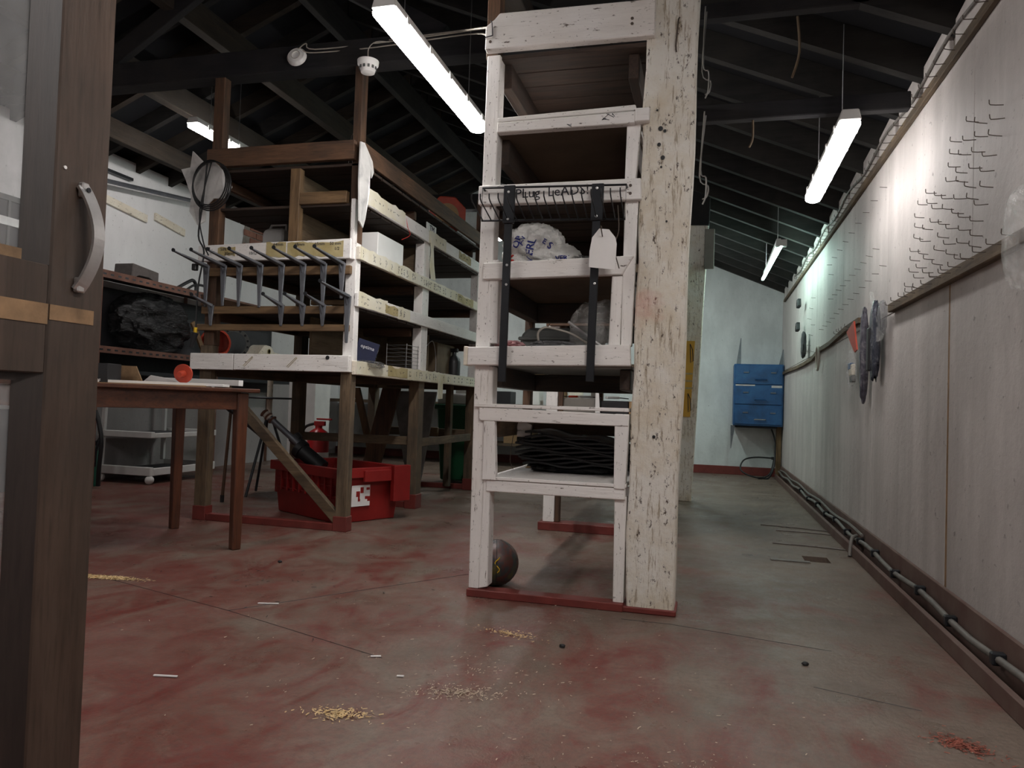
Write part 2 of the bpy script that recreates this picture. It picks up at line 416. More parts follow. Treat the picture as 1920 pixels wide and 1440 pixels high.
floor=fl.obj('floor',FLOOR,None,0,'structure')
B().box(.33,.52,4.0,4.035,.0005,.006,MR((0,0,0))).obj('metal_cover_strip',CONDUIT,floor)
for (a,b_) in (((.38,4.52),(.79,4.46)),((.36,5.22),(.79,5.12)),((.44,5.02),(.79,4.98))):
    q=B(); q.tube([(a[0],a[1],.004),((a[0]+b_[0])/2,(a[1]+b_[1])/2+.02,.004),(b_[0],b_[1],.004)],.004,5); q.obj('raised_crack_edge',CONDUIT,floor)
for pts in (((-3.2,2.72),(-1.6,2.25),(-.9,2.0)),((-1.6,2.25),(-1.0,3.1)),((-.55,1.28),(.05,1.17)),((-.11,2.66),(.4,2.55)),((-.28,2.66),(-.11,2.66)),((.3,2.2),(.55,2.12))):
    B().tube([(x,y,.0004) for x,y in pts],.0010,4).obj('slab_joint',RUBBER,floor)
# right wall: backing plus board sheets
wr=B().box(XR+.012,XR+.2,YF,YB,0,2.24).obj('wall_right',MORTAR,None,0,'structure')
low=[YF,.9,2.98,4.25,5.44,6.6,7.8,YB]; up=[YF,1.6,2.75,3.95,5.2,6.4,7.7,YB]
for i in range(len(low)-1):
    gp=.003
    g0=.012 if i==2 else .003; g1=.012 if i==1 else .003
    B().prism([(low[i]+g0,.10),(low[i+1]-g1,.10),(low[i+1]-g1*.7,1.245),(low[i]+g0*.7,1.245)],'x',XR,XR+.014).obj('wall_board',WALLR,wr,.002)
for i in range(len(up)-1):
    B().prism([(up[i]+.002,1.249),(up[i+1]-.002,1.249),(up[i+1]-.002,2.10),(up[i]+.002,2.10)],'x',XR,XR+.014).obj('wall_board',WALLR,wr,.002)
B().box(XR+.001,XR+.012,2.955,3.005,.12,1.24).obj('joint_batten',DOORB,wr)
wb=B().box(XL-.2,XR+.2,YB,YB+.15,0,3.9).obj('wall_back',WALLB,None,0,'structure')
wl=B().box(XL-.2,XL,YF,YB,0,2.80).obj('wall_left',WALLL,None,0,'structure')
B().prism([(YF,.0),(8.9,.0),(8.9,1.02),(7.5,1.06),(6.0,1.0),(YF,1.05)],'x',XL,XL+.006).obj('grimy_dado',ROUGHW,wl)
wf=B().box(XL-.2,XR+.2,YF-.15,YF,0,3.9).obj('wall_front',WALLL,None,0,'structure')
# exposed brick patch high on left wall
B().prism([(6.95,2.2),(8.35,2.2),(8.2,2.62),(7.6,2.76),(7.05,2.78)],'x',XL,XL+.008).obj('mortar_bed',MORTAR,wl)
for r in range(7):
    z0=2.22+r*.077
    for k in range(6):
        y0=7.0+(.11 if r%2 else 0)+k*.225
        if y0+.21>8.32-(r*.03) or R()<.06: continue
        dx=.018+R()*.012
        B().box(XL+.006,XL+dx,y0,y0+.212,z0,z0+.066).obj('brick',BRICK,wl,.004)
# painted nailing battens and a bolt on left wall
for (y0,y1,z0,z1,zt) in ((5.02,5.56,2.30,2.40,0),(5.66,6.06,2.29,2.365,0)):
    B().prism([(y0,z0+.06),(y1,z0),(y1,z0+.07),(y0,z0+.13)],'x',XL,XL+.025).obj('wall_batten',CREAMS['y'],wl,.003)
B().box(XL,XL+.05,5.02,5.34,2.615,2.64).obj('wall_peg',BLACKM,wl)
B().tube([(XL+.12,4.6,2.46),(XL+.12,6.3,2.66)],.02,6).obj('wall_pipe',STEELGREY,wl)
# roof
ceil=B()
ceil.prism([(XR+.2,RZ(XR+.2)),(-2.73,RZ(-2.7299)),(XL-.2,RZ(XL-.2)),(XL-.2,RZ(XL-.2)+.05),(-2.73,RZ(-2.7299)+.05),(XR+.2,RZ(XR+.2)+.05)],'y',YF-.1,YB+.1)
ceil=ceil.obj('ceiling',SARK,None,0,'structure')
y=-1.12; k=0
RAF=[]
while y<YB-.05:
    RAF.append(y); d=.14
    B().prism([(XR+.1,RZ(XR+.1)-d),(XR+.1,RZ(XR+.1)-.002),(-2.73,RZ(-2.7299)-.002),(-2.73,RZ(-2.7299)-d)],'y',y-.025,y+.025).obj('rafter',RAFT['x'],ceil)
    B().prism([(-2.74,RZ(-2.74)-d),(-2.74,RZ(-2.74)-.002),(XL-.05,RZ(XL-.05)-.002),(XL-.05,RZ(XL-.05)-d)],'y',y-.025,y+.025).obj('rafter',(RAFT if k%2 else PURL)['x'],ceil)
    y+=.41; k+=1
# white blocking between rafters on the right wall
for i in range(len(RAF)-1):
    a,b_=RAF[i]+.03,RAF[i+1]-.03; j=.02*R()
    B().prism([(a,2.08),(b_,2.08),(b_,2.225-j),(a+.02,2.245)],'x',XR-.004,XR+.014).obj('eaves_block',WALLR,wr,.003)
# purlins and ties (structure of the roof)
def beam(p,q,w_,h_,m,nm='roof_beam'): return B().bar(p,q,w_,h_).obj(nm,m,ceil,.004)
beam((-4.0,YF,3.02),(-4.0,YB,3.02),.08,.18,PURL['y'],'purlin')
beam((-4.55,YF,2.80),(-4.55,YB,2.80),.07,.16,PURL['y'],'purlin')
beam((-3.35,YF,3.26),(-3.35,YB,3.26),.08,.18,PURL['y'],'purlin')
beam((-1.02,YF,2.80),(-1.02,YB,2.80),.16,.10,PURL['y'],'purlin')
beam((-2.73,YF,3.55),(-2.73,YB,3.55),.06,.2,RAFT['y'],'ridge_board')
beam((-4.98,3.86,2.775),(-.75,3.86,2.755),.12,.15,BLACKW['x'],'tie_beam')
beam((-4.98,7.2,2.9),(-.3,7.2,2.78),.12,.16,BLACKW['x'],'tie_beam')
beam((-.08,3.42,2.10),(.80,3.42,2.10),.05,.075,BLACKW['x'],'tie_beam')
beam((-.08,2.98,2.335),(.55,2.98,2.335),.05,.06,BLACKW['x'],'tie_beam')
beam((-3.9,3.86,2.83),(-2.8,3.86,3.50),.05,.12,BLACKW['x'],'truss_strut')
beam((-1.5,3.86,2.83),(-2.66,3.86,3.50),.05,.12,BLACKW['x'],'truss_strut')
beam((-2.73,3.86,2.83),(-2.73,3.86,3.50),.05,.12,BLACKW['z'],'king_post')
beam((-3.66,3.86,2.85),(-3.66,3.86,3.2),.07,.07,BLACKW['z'],'king_post')
# skirtings and wall laths
B().box(XL,XR,YB-.02,YB-.001,0,.10).obj('baseboard_back',SKIRTR,None,.003,'structure')
bb=B().box(XR-.014,XR-.0005,YF,YB,0,.15).obj('baseboard_right',SKIRTB,None,.003,'structure')
B().box(.762,.782,YF,YB-.3,.0005,.055).obj('kerb_strip',SKIRTB,bb,.002)
def wav(y): return .010*math.sin(y*3.1)+.006*math.sin(y*7.3)
pp=[(.806,yy/5,.078+.010*math.sin(yy/5*6.5)) for yy in range(-4,46)]
B().tube(pp,.011,8).obj('conduit',CONDUIT,bb)
B().tube([(.812,4.3+yy/5,.115+.008*math.sin(yy)) for yy in range(0,24)],.008,6).obj('conduit',CONDUIT,bb)
for yy in (1.2,1.62,2.0,2.38,2.80,3.17,3.56,3.96,4.32,4.7,5.1,5.5,5.9,6.4,6.9):
    z=.078+.010*math.sin(yy*6.5)
    B().box(.788,.826,yy-.013,yy+.013,z-.018,z+.018).obj('conduit_clip',BLACKM,bb,.004)
B().tube(smooth_path([(.80,4.38,.10),(.77,4.34,.09),(.755,4.30,.04),(.75,4.28,.003)]),.010,8).obj('conduit_drop',CONDUIT,bb)
trim1=B().prism([(1.0,2.045),(9.0,2.045),(9.0,2.075),(1.0,2.085)],'x',XR-.022,XR-.0005).obj('trim_1',OLDW['y'],None,.003,'structure')
trim2=B()
trim2.prism([(1.0,1.225),(3.80,1.245),(3.80,1.285),(1.0,1.27)],'x',XR-.03,XR-.0005)
trim2=trim2.obj('trim_2',OLDW['y'],None,.003,'structure')
trim3=B()
ys=[4.55,5.0,5.6,6.1,6.5,7.0,7.6,8.4,9.2]; zs=[1.285,1.28,1.245,1.24,1.20,1.19,1.19,1.2,1.2]
for i in range(len(ys)-1):
    trim3.prism([(ys[i],zs[i]),(ys[i+1],zs[i+1]),(ys[i+1],zs[i+1]+.03),(ys[i],zs[i]+.03)],'x',XR-.025,XR-.0005)
trim3=trim3.obj('trim_3',OLDW['y'],None,0,'structure')
# cable sagging along the top of the lath
B().tube(smooth_path([(XR-.012,1.5+i*.5,2.14+(.03 if i%2 else -.01)) for i in range(14)],4),.006,6).obj('wall_cable',CONDUIT,wr)
# hooks: bent nails
hb=B().tube([(0,0,0),(-.022,0,.001),(-.036,0,.003),(-.038,0,.007),(-.038,0,.019)],.0016,5)
hk0=hb.obj('bent_nail_hook',NAIL,trim1); HM=hk0.data
nl0=B().tube([(0,0,0),(-.034,0,.004)],.0014,5).obj('straight_nail',NAIL,trim1); NM=nl0.data
hk0.location=(XR-.022,2.45,2.065); nl0.location=(XR,5.6,1.75)
nl0.parent=wr
def hook(par,x,y,z,m=HM,nm='bent_nail_hook'):
    o=bpy.data.objects.new(nm,m); COL.objects.link(o); o.parent=par; o.location=(x,y,z)
    o.rotation_euler=((R()-.5)*.3,(R()-.5)*.2,(R()-.5)*.35)
    if 0: o['kind']=''
yy=2.36
while yy<7.6: 
    hook(trim1,XR-.022,yy,2.064+R()*.004); yy+=.10+R()*.012
yy=2.30
while yy<3.75:
    hook(trim2,XR-.03,yy,1.262+R()*.006); yy+=.105+R()*.02
for yy in (4.75,4.85,4.95,5.05,5.14,6.5,6.6,6.7,6.8): hook(trim3,XR-.025,yy,1.28)
# field of hooks (three drifting columns), measured rows
for i in range(11):
    zz=1.745-i*.044
    for j in range(7):
        if R()<.14: continue
        y0=2.46+j*.13+i*.022+(R()-.5)*.05
        if i<2 and j>3: continue
        hook(wr,XR,y0,zz-(j*.006)+(R()-.5)*.012)
for i in range(9): hook(wr,XR,4.0+i*.21,1.90-i*.008,NM,'straight_nail')
for i in range(10): hook(wr,XR,4.15+i*.16,1.62-i*.005,NM,'straight_nail')
for i in range(13): hook(wr,XR,3.98+i*.17,1.50-i*.008,NM,'straight_nail')
for i in range(7): hook(wr,XR,6.5+.12*(i%3),1.72-i*.075,NM,'straight_nail')

# ---------------------------------------------------------------- lights
def fixture(label, x, y0, y1, z, mat, wdt=.105, drop=.0):
    t=thing('ceiling_light',label,'light',(x,(y0+y1)/2,z))
    w2=wdt/2
    b=B(); b.prism([(x-w2*.75,z+.075),(x-w2,z+.03),(x+w2,z+.03),(x+w2*.75,z+.075)],'y',y0,y1); b.obj('housing',OFFWHITE,t,.004)
    d=B(); n=8
    prof=[(x-w2*.97,z+.03)]+[(x-w2*.93+w2*1.86*i/n, z+.004-.014*math.sin(math.pi*i/n)) for i in range(n+1)]+[(x+w2*.97,z+.03)]
    d.prism(prof,'y',y0+.006,y1-.006); d.obj('diffuser',mat,t,.006)
    for k in range(5):
        yy=y0+.12+(y1-y0-.24)*k/4
        for sgn in (-1,1): B().box(x+sgn*w2-.004,x+sgn*w2+.004,yy-.012,yy+.012,z+.018,z+.05).obj('clip',OFFWHITE,t)
    for yy in (y0+.2,y1-.2):
        B().tube([(x,yy,z+.074),(x,yy,RZ(x)-.01)],.0022,4).obj('hanger_wire',WIRE,t)
    return t
fixture('long glowing batten light left of the white timber rack',-1.25,2.56,3.80,2.24,LED)
fixture('short wide glowing batten light under the rafters beside the hook covered wall',.525,3.16,4.26,1.91,LED2,.085)
fixture('glowing batten light behind the brown post of the left shelving',-3.72,4.55,5.30,2.72,LED)
t=thing('ceiling_light','thin cool white tube light in the far corner above the blue cabinet','light',(.5,6.7,2.05))
B().tube([(.52,6.0,2.06),(.48,7.4,2.04)],.014,10).obj('tube',LEDG,t)
B().box(.48,.56,5.99,6.05,2.05,2.10).obj('end_cap',OFFWHITE,t); B().box(.485,.515,6.0,7.42,2.075,2.11).obj('housing',OFFWHITE,t)
for yy in (6.1,7.3): B().tube([(.5,yy,2.10),(.5,yy,RZ(.5)-.01)],.003,4).obj('hanger_wire',WIRE,t)
fixture('batten light above the doorway behind the viewer',.35,.25,1.45,2.18,LED)
fixture('added unseen fill light behind the viewer over the left aisle',-2.7,-.4,.8,2.6,LED)  # added lamp, out of view, brightens the foreground
fixture('added unseen fill light over the far bench hidden behind the white rack post',-2.3,7.2,7.9,2.6,LED)  # unseen lamp put in to lift the far end
fixture('added cool fill light at the far end hidden behind the cream pillar',-.55,7.2,8.2,2.35,FILLC)  # added to brighten the back wall, kept out of sight

# ---------------------------------------------------------------- pillars
PX,PY=-.195,2.815
t=B(); 
rings=[]; n=18
for i in range(n+1):
    z=.0+2.62*i/n; e=.004*math.sin(i*2.3); q=.006*math.sin(i*1.1+1)
    r=.012 if i==0 else 0
    x0,x1=-.283+e+.030*(z/2.6)+ (.01 if i==0 else 0), -.105+q*.6+.045*(z/2.6)
    rings.append([(x0,2.76,z),(x1,2.76+abs(e),z),(x1,2.90,z),(x0,2.90,z)])
for a in rings: t.v += [Vector(p) for p in a]
for i in range(n):
    for j in range(4): t.f.append((4*i+j,4*i+(j+1)%4,4*i+4+(j+1)%4,4*i+4+j))
t.f += [(3,2,1,0),(4*n,4*n+1,4*n+2,4*n+3)]
pil=thing('timber_pillar','thick flaking cream painted timber pillar at the right end of the white rack','pillar',(-.195,2.83,0))
t.obj('post',PILLAR,pil,.006)
B().box(-.292,-.094,2.752,2.91,0,.022).obj('red_painted_foot',SKIRTR,pil,.004)
for (x,z,r) in ((-.19,.650,.006),(-.196,1.80,.009),(-.18,1.79,.006),(-.20,1.74,.007),(-.185,1.69,.008),(-.165,1.45,.004),(-.21,1.87,.004),(-.19,1.655,.004)):
    B().lathe([(r,0),(r,.0022),(r*.5,.003)],(0,0,0),10,MR((x+.0,2.7585,z),math.pi/2)).obj('bolt_hole' if r>.005 else 'nail_head',RUBBER,pil)
B().tube([(-.137,2.757,2.215),(-.140,2.738,2.20),(-.148,2.736,2.10),(-.146,2.756,2.085)],.003,5).obj('bent_hook',NAIL,pil)
for k,(z0,dx) in enumerate(((2.02,0),(1.62,.006))):
    B().tube(smooth_path([(-.045+dx,2.80,z0+.25),(-.048,2.80,z0+.03),(-.028,2.80,z0),(-.028,2.80,z0-.07),(-.038,2.80,z0-.10)],4),.003,5).obj('wall_wire',WIRE,pil)
    B().tube(smooth_path([(-.040+dx,2.84,z0+.25),(-.052,2.84,z0+.02),(-.020,2.84,z0-.02),(-.024,2.84,z0-.06),(-.04,2.84,z0-.07)],4),.003,5).obj('wall_wire',WIRE,pil)
p2=thing('timber_pillar','far flaking cream pillar with yellow warning strip behind the front one','pillar',(-.16,6.33,0))
B().bar((-.19,6.33,0),(-.105,6.33,2.30),.15,.12,(0,1,0)).obj('post',PILLAR,p2,.006)
B().bar((-.10,6.33,2.30),(-.095,6.33,2.62),.15,.12,(0,1,0)).obj('bare_top',BLACKW['z'],p2,.006)
ys=thing('warning_label','tall yellow warning label with dark line drawings on the far pillar','label',(-.16,6.262,.69))
B().prism([(-.207,.70),(-.14,.70),(-.117,1.33),(-.184,1.33)],'y',6.255,6.262).obj('label_sheet',YELL2,ys)
for z0 in (.74,1.15):
    B().tube([(-.172+z0*.02,6.253,z0),(-.150+z0*.02,6.253,z0+.015),(-.158+z0*.02,6.253,z0+.11),(-.178+z0*.02,6.253,z0+.155),(-.172+z0*.02,6.253,z0+.03)],.003,4,True).obj('printed_drawing',INK,ys)
for k in range(3): B().box(-.185,-.13,6.2535,6.255,.93+k*.06,.945+k*.06).obj('printed_line',TAPE,ys)
tag(B().box(-.06,.02,6.24,6.2695,1.93,2.26).obj('grey_board',GREYCARD,None,.004,'thing'),'brown-grey board hanging high beside the far pillar','board')
tag(B().box(-.075,-.03,4.4,4.45,1.2,1.5).obj('tmp',WHITE['z'],None),'x','x')
bpy.data.objects.remove(bpy.data.objects['tmp'])

# ---------------------------------------------------------------- white rack
rk=thing('timber_rack','tall white painted timber shelf rack beside the thick cream pillar','rack',(-.58,2.9,0))
def bx(nm,x0,x1,y0,y1,z0,z1,m,par,bev=.003,label=None): return B().box(x0,x1,y0,y1,z0,z1).obj(nm,m,par,bev,label=label)
def rackpost(pts,y0,y1,m,nm='post'):
    b=B(); 
    b.prism(pts,'y',y0,y1); return b.obj(nm,m,rk,.003)
F=2.76
rackpost([(-.888,.03),(-.848,.03),(-.835,.9),(-.83,2.14),(-.885,2.14),(-.893,.9)],F,F+.07,WHITE['z'])
rackpost([(-.848,.03),(-.812,.04),(-.815,.41),(-.818,.90),(-.837,.90),(-.842,.5)],F+.004,F+.07,WHITE['z'])
rackpost([(-.845,.455),(-.788,.455),(-.80,.685),(-.845,.685)],F-.012,F+.02,WHITE['z'])
rackpost([(-.843,.99),(-.803,.99),(-.808,1.32),(-.846,1.32)],F+.002,F+.06,WHITE['z'])
rackpost([(-.325,.0),(-.287,.0),(-.284,.42),(-.33,.42)],F+.01,F+.06,WHITE['z'])
rackpost([(-.332,.45),(-.29,.45),(-.281,.73),(-.335,.73)],F-.010,F+.05,WHITE['z'])
rackpost([(-.368,.985),(-.325,.985),(-.322,1.25),(-.362,1.25)],F-.002,F+.05,WHITE['z'])
rackpost([(-.323,.985),(-.283,.985),(-.27,1.60),(-.322,1.60)],F+.004,F+.05,WHITE['z'])
rackpost([(-.325,1.60),(-.285,1.60),(-.268,1.86),(-.322,1.86)],F+.004,F+.05,WHITE['z'])
rackpost([(-.262,1.52),(-.252,1.52),(-.238,2.15),(-.254,2.15)],F+.002,F+.05,WHITE['z'])
def rail(pts,y0,y1,m=WHITE['x'],nm='rail'): return B().prism(pts,'y',y0,y1).obj(nm,m,rk,.003)
rail([(-.887,2.15),(-.885,2.245),(-.850,2.27),(-.83,2.292),(-.226,2.283),(-.224,2.145)],F-.03,F+.01)
rail([(-.83,1.82),(-.829,1.858),(-.29,1.868),(-.289,1.822)],F-.02,F+.02)
rail([(-.829,1.862),(-.829,1.879),(-.29,1.893),(-.285,1.872)],F-.016,F+.5)
bx('rail_end',-.289,-.236,F-.03,F+.04,1.824,1.874,WHITE['x'],rk)
rail([(-.896,1.536),(-.896,1.611),(-.262,1.612),(-.258,1.532)],F-.02,F+.015)
rail([(-.868,1.240),(-.868,1.305),(-.281,1.323),(-.323,1.252)],F-.015,F+.02)
rail([(-.915,.901),(-.915,.972),(-.285,.988),(-.28,.909)],F-.03,F+.01)
bx('rail_end',-.932,-.916,F-.03,F+.04,.90,.975,CREAMS['x'],rk)
rail([(-.865,.685),(-.865,.738),(-.283,.728),(-.282,.684)],F-.014,F+.02)
bx('board',-.885,-.283,F-.018,F+.72,.738,.752,WHITE['x'],rk,.002)
rail([(-.829,.41),(-.829,.454),(-.289,.454),(-.289,.41)],F-.004,F+.03)
bx('board',-.829,-.286,F-.008,F+.72,.456,.469,WHITE['x'],rk,.002)
bx('sill',-.892,-.285,F-.015,F+.05,0,.03,SKIRTR,rk)
# deeper members
YK=F+.66
for z0,z1 in ((.62,.684),(.41,.455)): bx('side_rail',-.845,-.81,YK+.045,4.39,z0,z1,OLDW['y'],rk)
bx('rear_post',-.86,-.82,YK+.0,YK+.045,.684,2.13,BROWN['z'],rk)
for z0,z1,m in ((2.03,2.13,DARKW),(1.72,1.82,DARKW),(1.43,1.53,DARKW),(1.15,1.24,DARKW),(.82,.90,DARKW),(.62,.684,OLDW)):
    bx('side_rail',-.845,-.80,F+.07,YK,z0,z1,m['y'],rk)
    bx('side_rail',-.33,-.29,F+.07,YK,z0,z1,m['y'],rk)
    bx('back_rail',-.845,-.285,YK,YK+.045,z0,z1,m['x'],rk)
for k in range(5):
    y0=F+.02+k*.137
    bx('deck_plank',-.87,-.25,y0,y0+.13,2.128,2.146,DARKW['x'],rk,.002)
bx('deck_sheet',-.84,-.285,F+.02,YK+.03,1.822,1.830,SHADESHEET,rk,.001)
for k in range(5):
    y0=F+.02+k*.137
    bx('deck_plank',-.87,-.27,y0,y0+.13,1.532,1.548,DARKW['x'],rk,.002)
bx('deck_sheet',-.84,-.285,F+.02,YK+.03,1.242,1.252,SHADESHEET,rk,.001)
bx('deck_sheet',-.86,-.285,F+.01,YK+.03,.902,.912,GREYCARD,rk,.001)
for x in (-.31,):
    bx('post',x-.025,x+.025,YK+.045,YK+.09,0,2.13,WHITE['z'] if x<-.5 else BROWN['z'],rk)
bx('upper_post',-.90,-.845,F+.03,F+.09,2.14,2.75,BROWN['z'],rk)
bx('cable_clip',-.885,-.855,F-.036,F-.03,2.19,2.235,WHITE['x'],rk)
B().tube([(-.865,F-.035,2.262),(-.857,F-.042,2.25),(-.853,F-.04,2.20),(-.885,F-.036,2.196)],.0022,4).obj('cable_staple',INK,rk)
# hand lettering on the third rail
def front(x,y,z,rz=0): return MR((x,y,z),math.pi/2,rz,0)
tb=B(); tb.text('PLug  LeADS!',.052,front(-.60,F-.0215,1.573,-.02),.0004); tb.obj('hand_lettering',INK,rk)
for (x,z) in ((-.30,1.585),(-.30,1.555),(-.31,2.215),(-.31,2.195),(-.865,2.18)):
    B().lathe([(.006,0),(.006,.002),(.002,.003)],(0,0,0),8,MR((x,F-.0305 if z>2 else F-.0205,z),math.pi/2)).obj('screw_head',NAIL,rk)
# scribbles on the white rails
for (x,z,yy) in ((-.40,1.848,F-.021),(-.38,1.862,F-.021),(-.53,1.83,F-.021)):
    B().tube([(x+ (R()-.5)*.04,yy,z+(R()-.5)*.03) for k in range(5)],.0013,3).obj('pen_mark',INK,rk)

# second rack further back
r2=thing('timber_rack','second white legged rack standing behind the front white rack','rack',(-.6,5.2,0))
for yy in (4.39,6.15):
    bx('post',-.955,-.885,yy,yy+.07,.05,2.2,WHITE['z'],r2)
    bx('post',-.36,-.29,yy,yy+.07,.05,2.2,WHITE['z'],r2)
    bx('sill',-.98,-.25,yy-.02,yy+.10,0,.05,SKIRTR,r2)
    bx('brown_post',-.884,-.855,yy+.01,yy+.06,.05,2.2,BROWN['z'],r2)
for zz,m in ((.70,WHITE),(1.00,BROWN),(1.30,BROWN),(1.62,OLDW),(2.0,BROWN)):
    bx('side_rail',-.97,-.945,4.39,6.22,zz-.06,zz,m['y'],r2)
    bx('front_rail',-.945,-.29,4.37,4.39,zz-.06,zz,m['x'],r2)
    for k in range(13):
        bx('deck_plank',-.95,-.29,4.40+k*.14,4.40+k*.14+.132,zz,zz+.016,DARKW['x'] if zz>1.1 else OLDW['x'],r2,.002)

# ---------------------------------------------------------------- things hanging on the front rack
hr=thing('hook_rail','black wire display frame with a row of prongs on the third rail of the rack','hook rail',(-.59,2.70,1.45))
yb=F-.055
b=B(); b.tube([(-.868,yb,1.590),(-.868,yb,1.462),(-.312,yb,1.450),(-.312,yb,1.578)],.0042,6,True); b.obj('wire_frame',BLACKM,hr)
b=B(); b.tube([(-.868,yb+.02,1.590),(-.868,F-.02,1.590)],.004,5); b.tube([(-.312,yb,1.578),(-.312,F-.02,1.578)],.004,5); b.obj('wall_tie',BLACKM,hr)
for k in range(17):
    x=-.862+k*.0342
    B().tube([(x,yb,1.461-.0007*k),(x,yb-.135,1.496),(x,yb-.15,1.505),(x,yb-.152,1.522)],.0026,5).obj('prong',BLACKM,hr)
for (x,zt,zb,dx) in ((-.755,1.592,.838,-.012),(-.415,1.583,.846,-.012)):
    st=thing('slotted_strap','black slotted steel strip hanging down the '+('left' if x<-.6 else 'right')+' of the rack front','strip',(x,2.69,zb))
    b=B(); b.bar((x,F-.065,zt),(x+dx*.1,F-.065,1.445),.045,.014,(0,1,0)); b.obj('upper_plate',BLACKM,st,.002)
    b=B(); b.bar((x-.003,F-.06,1.445),(x+dx,F-.045,zb),.030,.014,(0,1,0)); b.obj('strip',BLACKM,st,.002)
    for z in (1.565,1.46,1.285,1.21): B().lathe([(.005,0),(.005,.002),(.002,.003)],(0,0,0),8,MR((x-.002,F-.0735 if z>1.4 else F-.0645,z),math.pi/2)).obj('rivet',ALU,st)
pt=thing('paper_tag','blank white card tag hanging from a prong on the rack','tag',(-.39,2.60,1.24))
b=B(); b.prism([(-.432,1.262),(-.336,1.250),(-.333,1.345),(-.338,1.368),(-.362,1.398),(-.398,1.402),(-.423,1.370),(-.431,1.32)],'y',F-.118,F-.114); b.obj('card',PAPERW,pt)
B().tube([(-.385,F-.12,1.372),(-.385,F-.17,1.40),(-.39,F-.10,1.41)],.002,4).obj('tie_wire',NAIL,pt)
lc=B(); lc.tube(smooth_path([(-.335,F-.10,1.49),(-.33,F-.09,1.40),(-.345,F-.09,1.34),(-.325,F-.09,1.26)],4),.002,4)
tag(lc.obj('dangling_wire',NAIL,None),'thin dark wire dangling from the right end of the prong frame','wire')

# ---------------------------------------------------------------- in the front rack
bg=thing('carrier_bag','crumpled white plastic carrier bag with blue letters on the rack','bag',(-.70,2.95,1.312))
b=B(); b.blob((-.705,2.93,1.385),(.125,.12,.105),3,.26,1.7,72,40,.9,1.312); b.blob((-.60,2.93,1.35),(.085,.10,.06),5,.26,1.7,56,30,.9,1.312); TREE=BVHTree.FromPolygons(b.v,b.f); b.obj('polythene',POLY,bg)
for (tx,x,z,a,sz) in (('VERL',-.695,1.365,1.35,.034),('VERL',-.565,1.335,.1,.022),('OP',-.75,1.40,1.2,.030),('AV',-.73,1.405,1.3,.026),('S',-.62,1.385,-.7,.03),('E',-.64,1.40,-.5,.022)):
    b=B(); b.drape(tx,sz*1.25,MR((x,2.8,z),math.pi/2,-a,0),TREE); b.obj('blue_letters',BLUEINK,bg)
b=B(); b.tube([(-.80,2.845,1.345),(-.77,2.83,1.35),(-.79,2.83,1.335),(-.765,2.825,1.33),(-.80,2.83,1.325)],.0035,5); b.obj('red_swirl',REDINK,bg)
tag(B().blob((-.515,2.95,1.335),(.05,.08,.026),8,.4,3,40,20,.8,1.312).obj('clear_bag',FILMD,None,0,'thing'),'small crushed clear bag right of the white carrier bag','bag')
# level at z .912
tag(B().blob((-.775,2.85,.985),(.055,.06,.022),9,.4,3,40,20,.75,.974).obj('pink_bag',PINK,None,0,'thing'),'flat pink plastic packet at the left of the rack shelf','packet')
tr=thing('plastic_tray','dark grey moulded plastic tray standing on the rack shelf','tray',(-.62,3.1,.915))
b=B(); b.prism([(-.79,.92),(-.50,.92),(-.50,1.06),(-.53,1.085),(-.755,1.085),(-.79,1.05)],'y',3.06,3.20); b.obj('body',CHAR,tr,.012)
b=B(); b.box(-.795,-.495,3.045,3.06,1.03,1.045); b.obj('rim',CHAR,tr,.004)
b=B(); b.blob((-.43,2.98,1.06),(.12,.12,.125),11,.22,1.5,64,36,.9,.93)
tag(b.obj('clear_bag',FILM,None,0,'thing'),'big tented clear plastic bag on the right of the rack shelf','bag')
b=B(); b.blob((-.60,2.85,.985),(.085,.07,.022),12,.4,3,48,24,.75,.974)
tag(b.obj('clear_bag',FILMD,None,0,'thing'),'small flat clear bag with grey parts in the middle of the rack shelf','bag')
b=B(); b.tube(smooth_path([(-.655,2.84,1.0),(-.662,2.85,1.04),(-.64,2.86,1.063),(-.60,2.87,1.06),(-.53,2.87,1.04),(-.46,2.87,1.0)],5),.0045,6)
tag(b.obj('tube_loop',CABLEW,None),'thin white looped cable in front of the grey tray','cable')
b=B(); b.tube([(-.54,2.85,1.085),(-.40,2.83,.985)],.006,6)
tag(b.obj('grey_rod',ALU,None),'thin grey rod leaning inside the clear bag','rod')
# on the board at z .752: mostly seen far things -> second rack top stuff at y 4.4
def carton(nm,label,cat,x0,x1,y0,y1,z0,z1,m,flap=True,grp=None):
    t=thing(nm,label,cat,((x0+x1)/2,(y0+y1)/2,z0),grp)
    B().box(x0,x1,y0,y1,z0,z1).obj('body',m,t,.003)
    if flap:
        B().bar(((x0+x1)/2,y0+.002,z1+.003),((x0+x1)/2,(y0+y1)/2-.002,z1+.001),(x1-x0),.004).obj('flap',m,t)
        B().bar(((x0+x1)/2,y1-.002,z1+.003),((x0+x1)/2,(y0+y1)/2+.002,z1+.001),(x1-x0),.004).obj('flap',m,t)
    return t
carton('carton','long flat grey carton on the second rack seen through the front one','box',-.93,-.66,4.42,4.7,.717,.80,GREYCARD)
carton('carton','black carton on the second rack right of the grey one','box',-.625,-.46,4.42,4.7,.717,.79,BLACKP)
carton('carton','brown carton on the second rack between the black and the white one','box',-.455,-.36,4.42,4.7,.717,.79,CARD)
carton('carton','small white carton with a barcode beside the pillar on the second rack','box',-.355,-.20,4.36,4.6,.717,.795,WHITEPL)
b=B(); b.prism([(-.655,.72),(-.625,.72),(-.635,.84),(-.655,.84)],'y',4.40,4.405)
tag(b.obj('paper_slip',PAPERW,None),'narrow white slip standing between the grey and the black carton','paper')
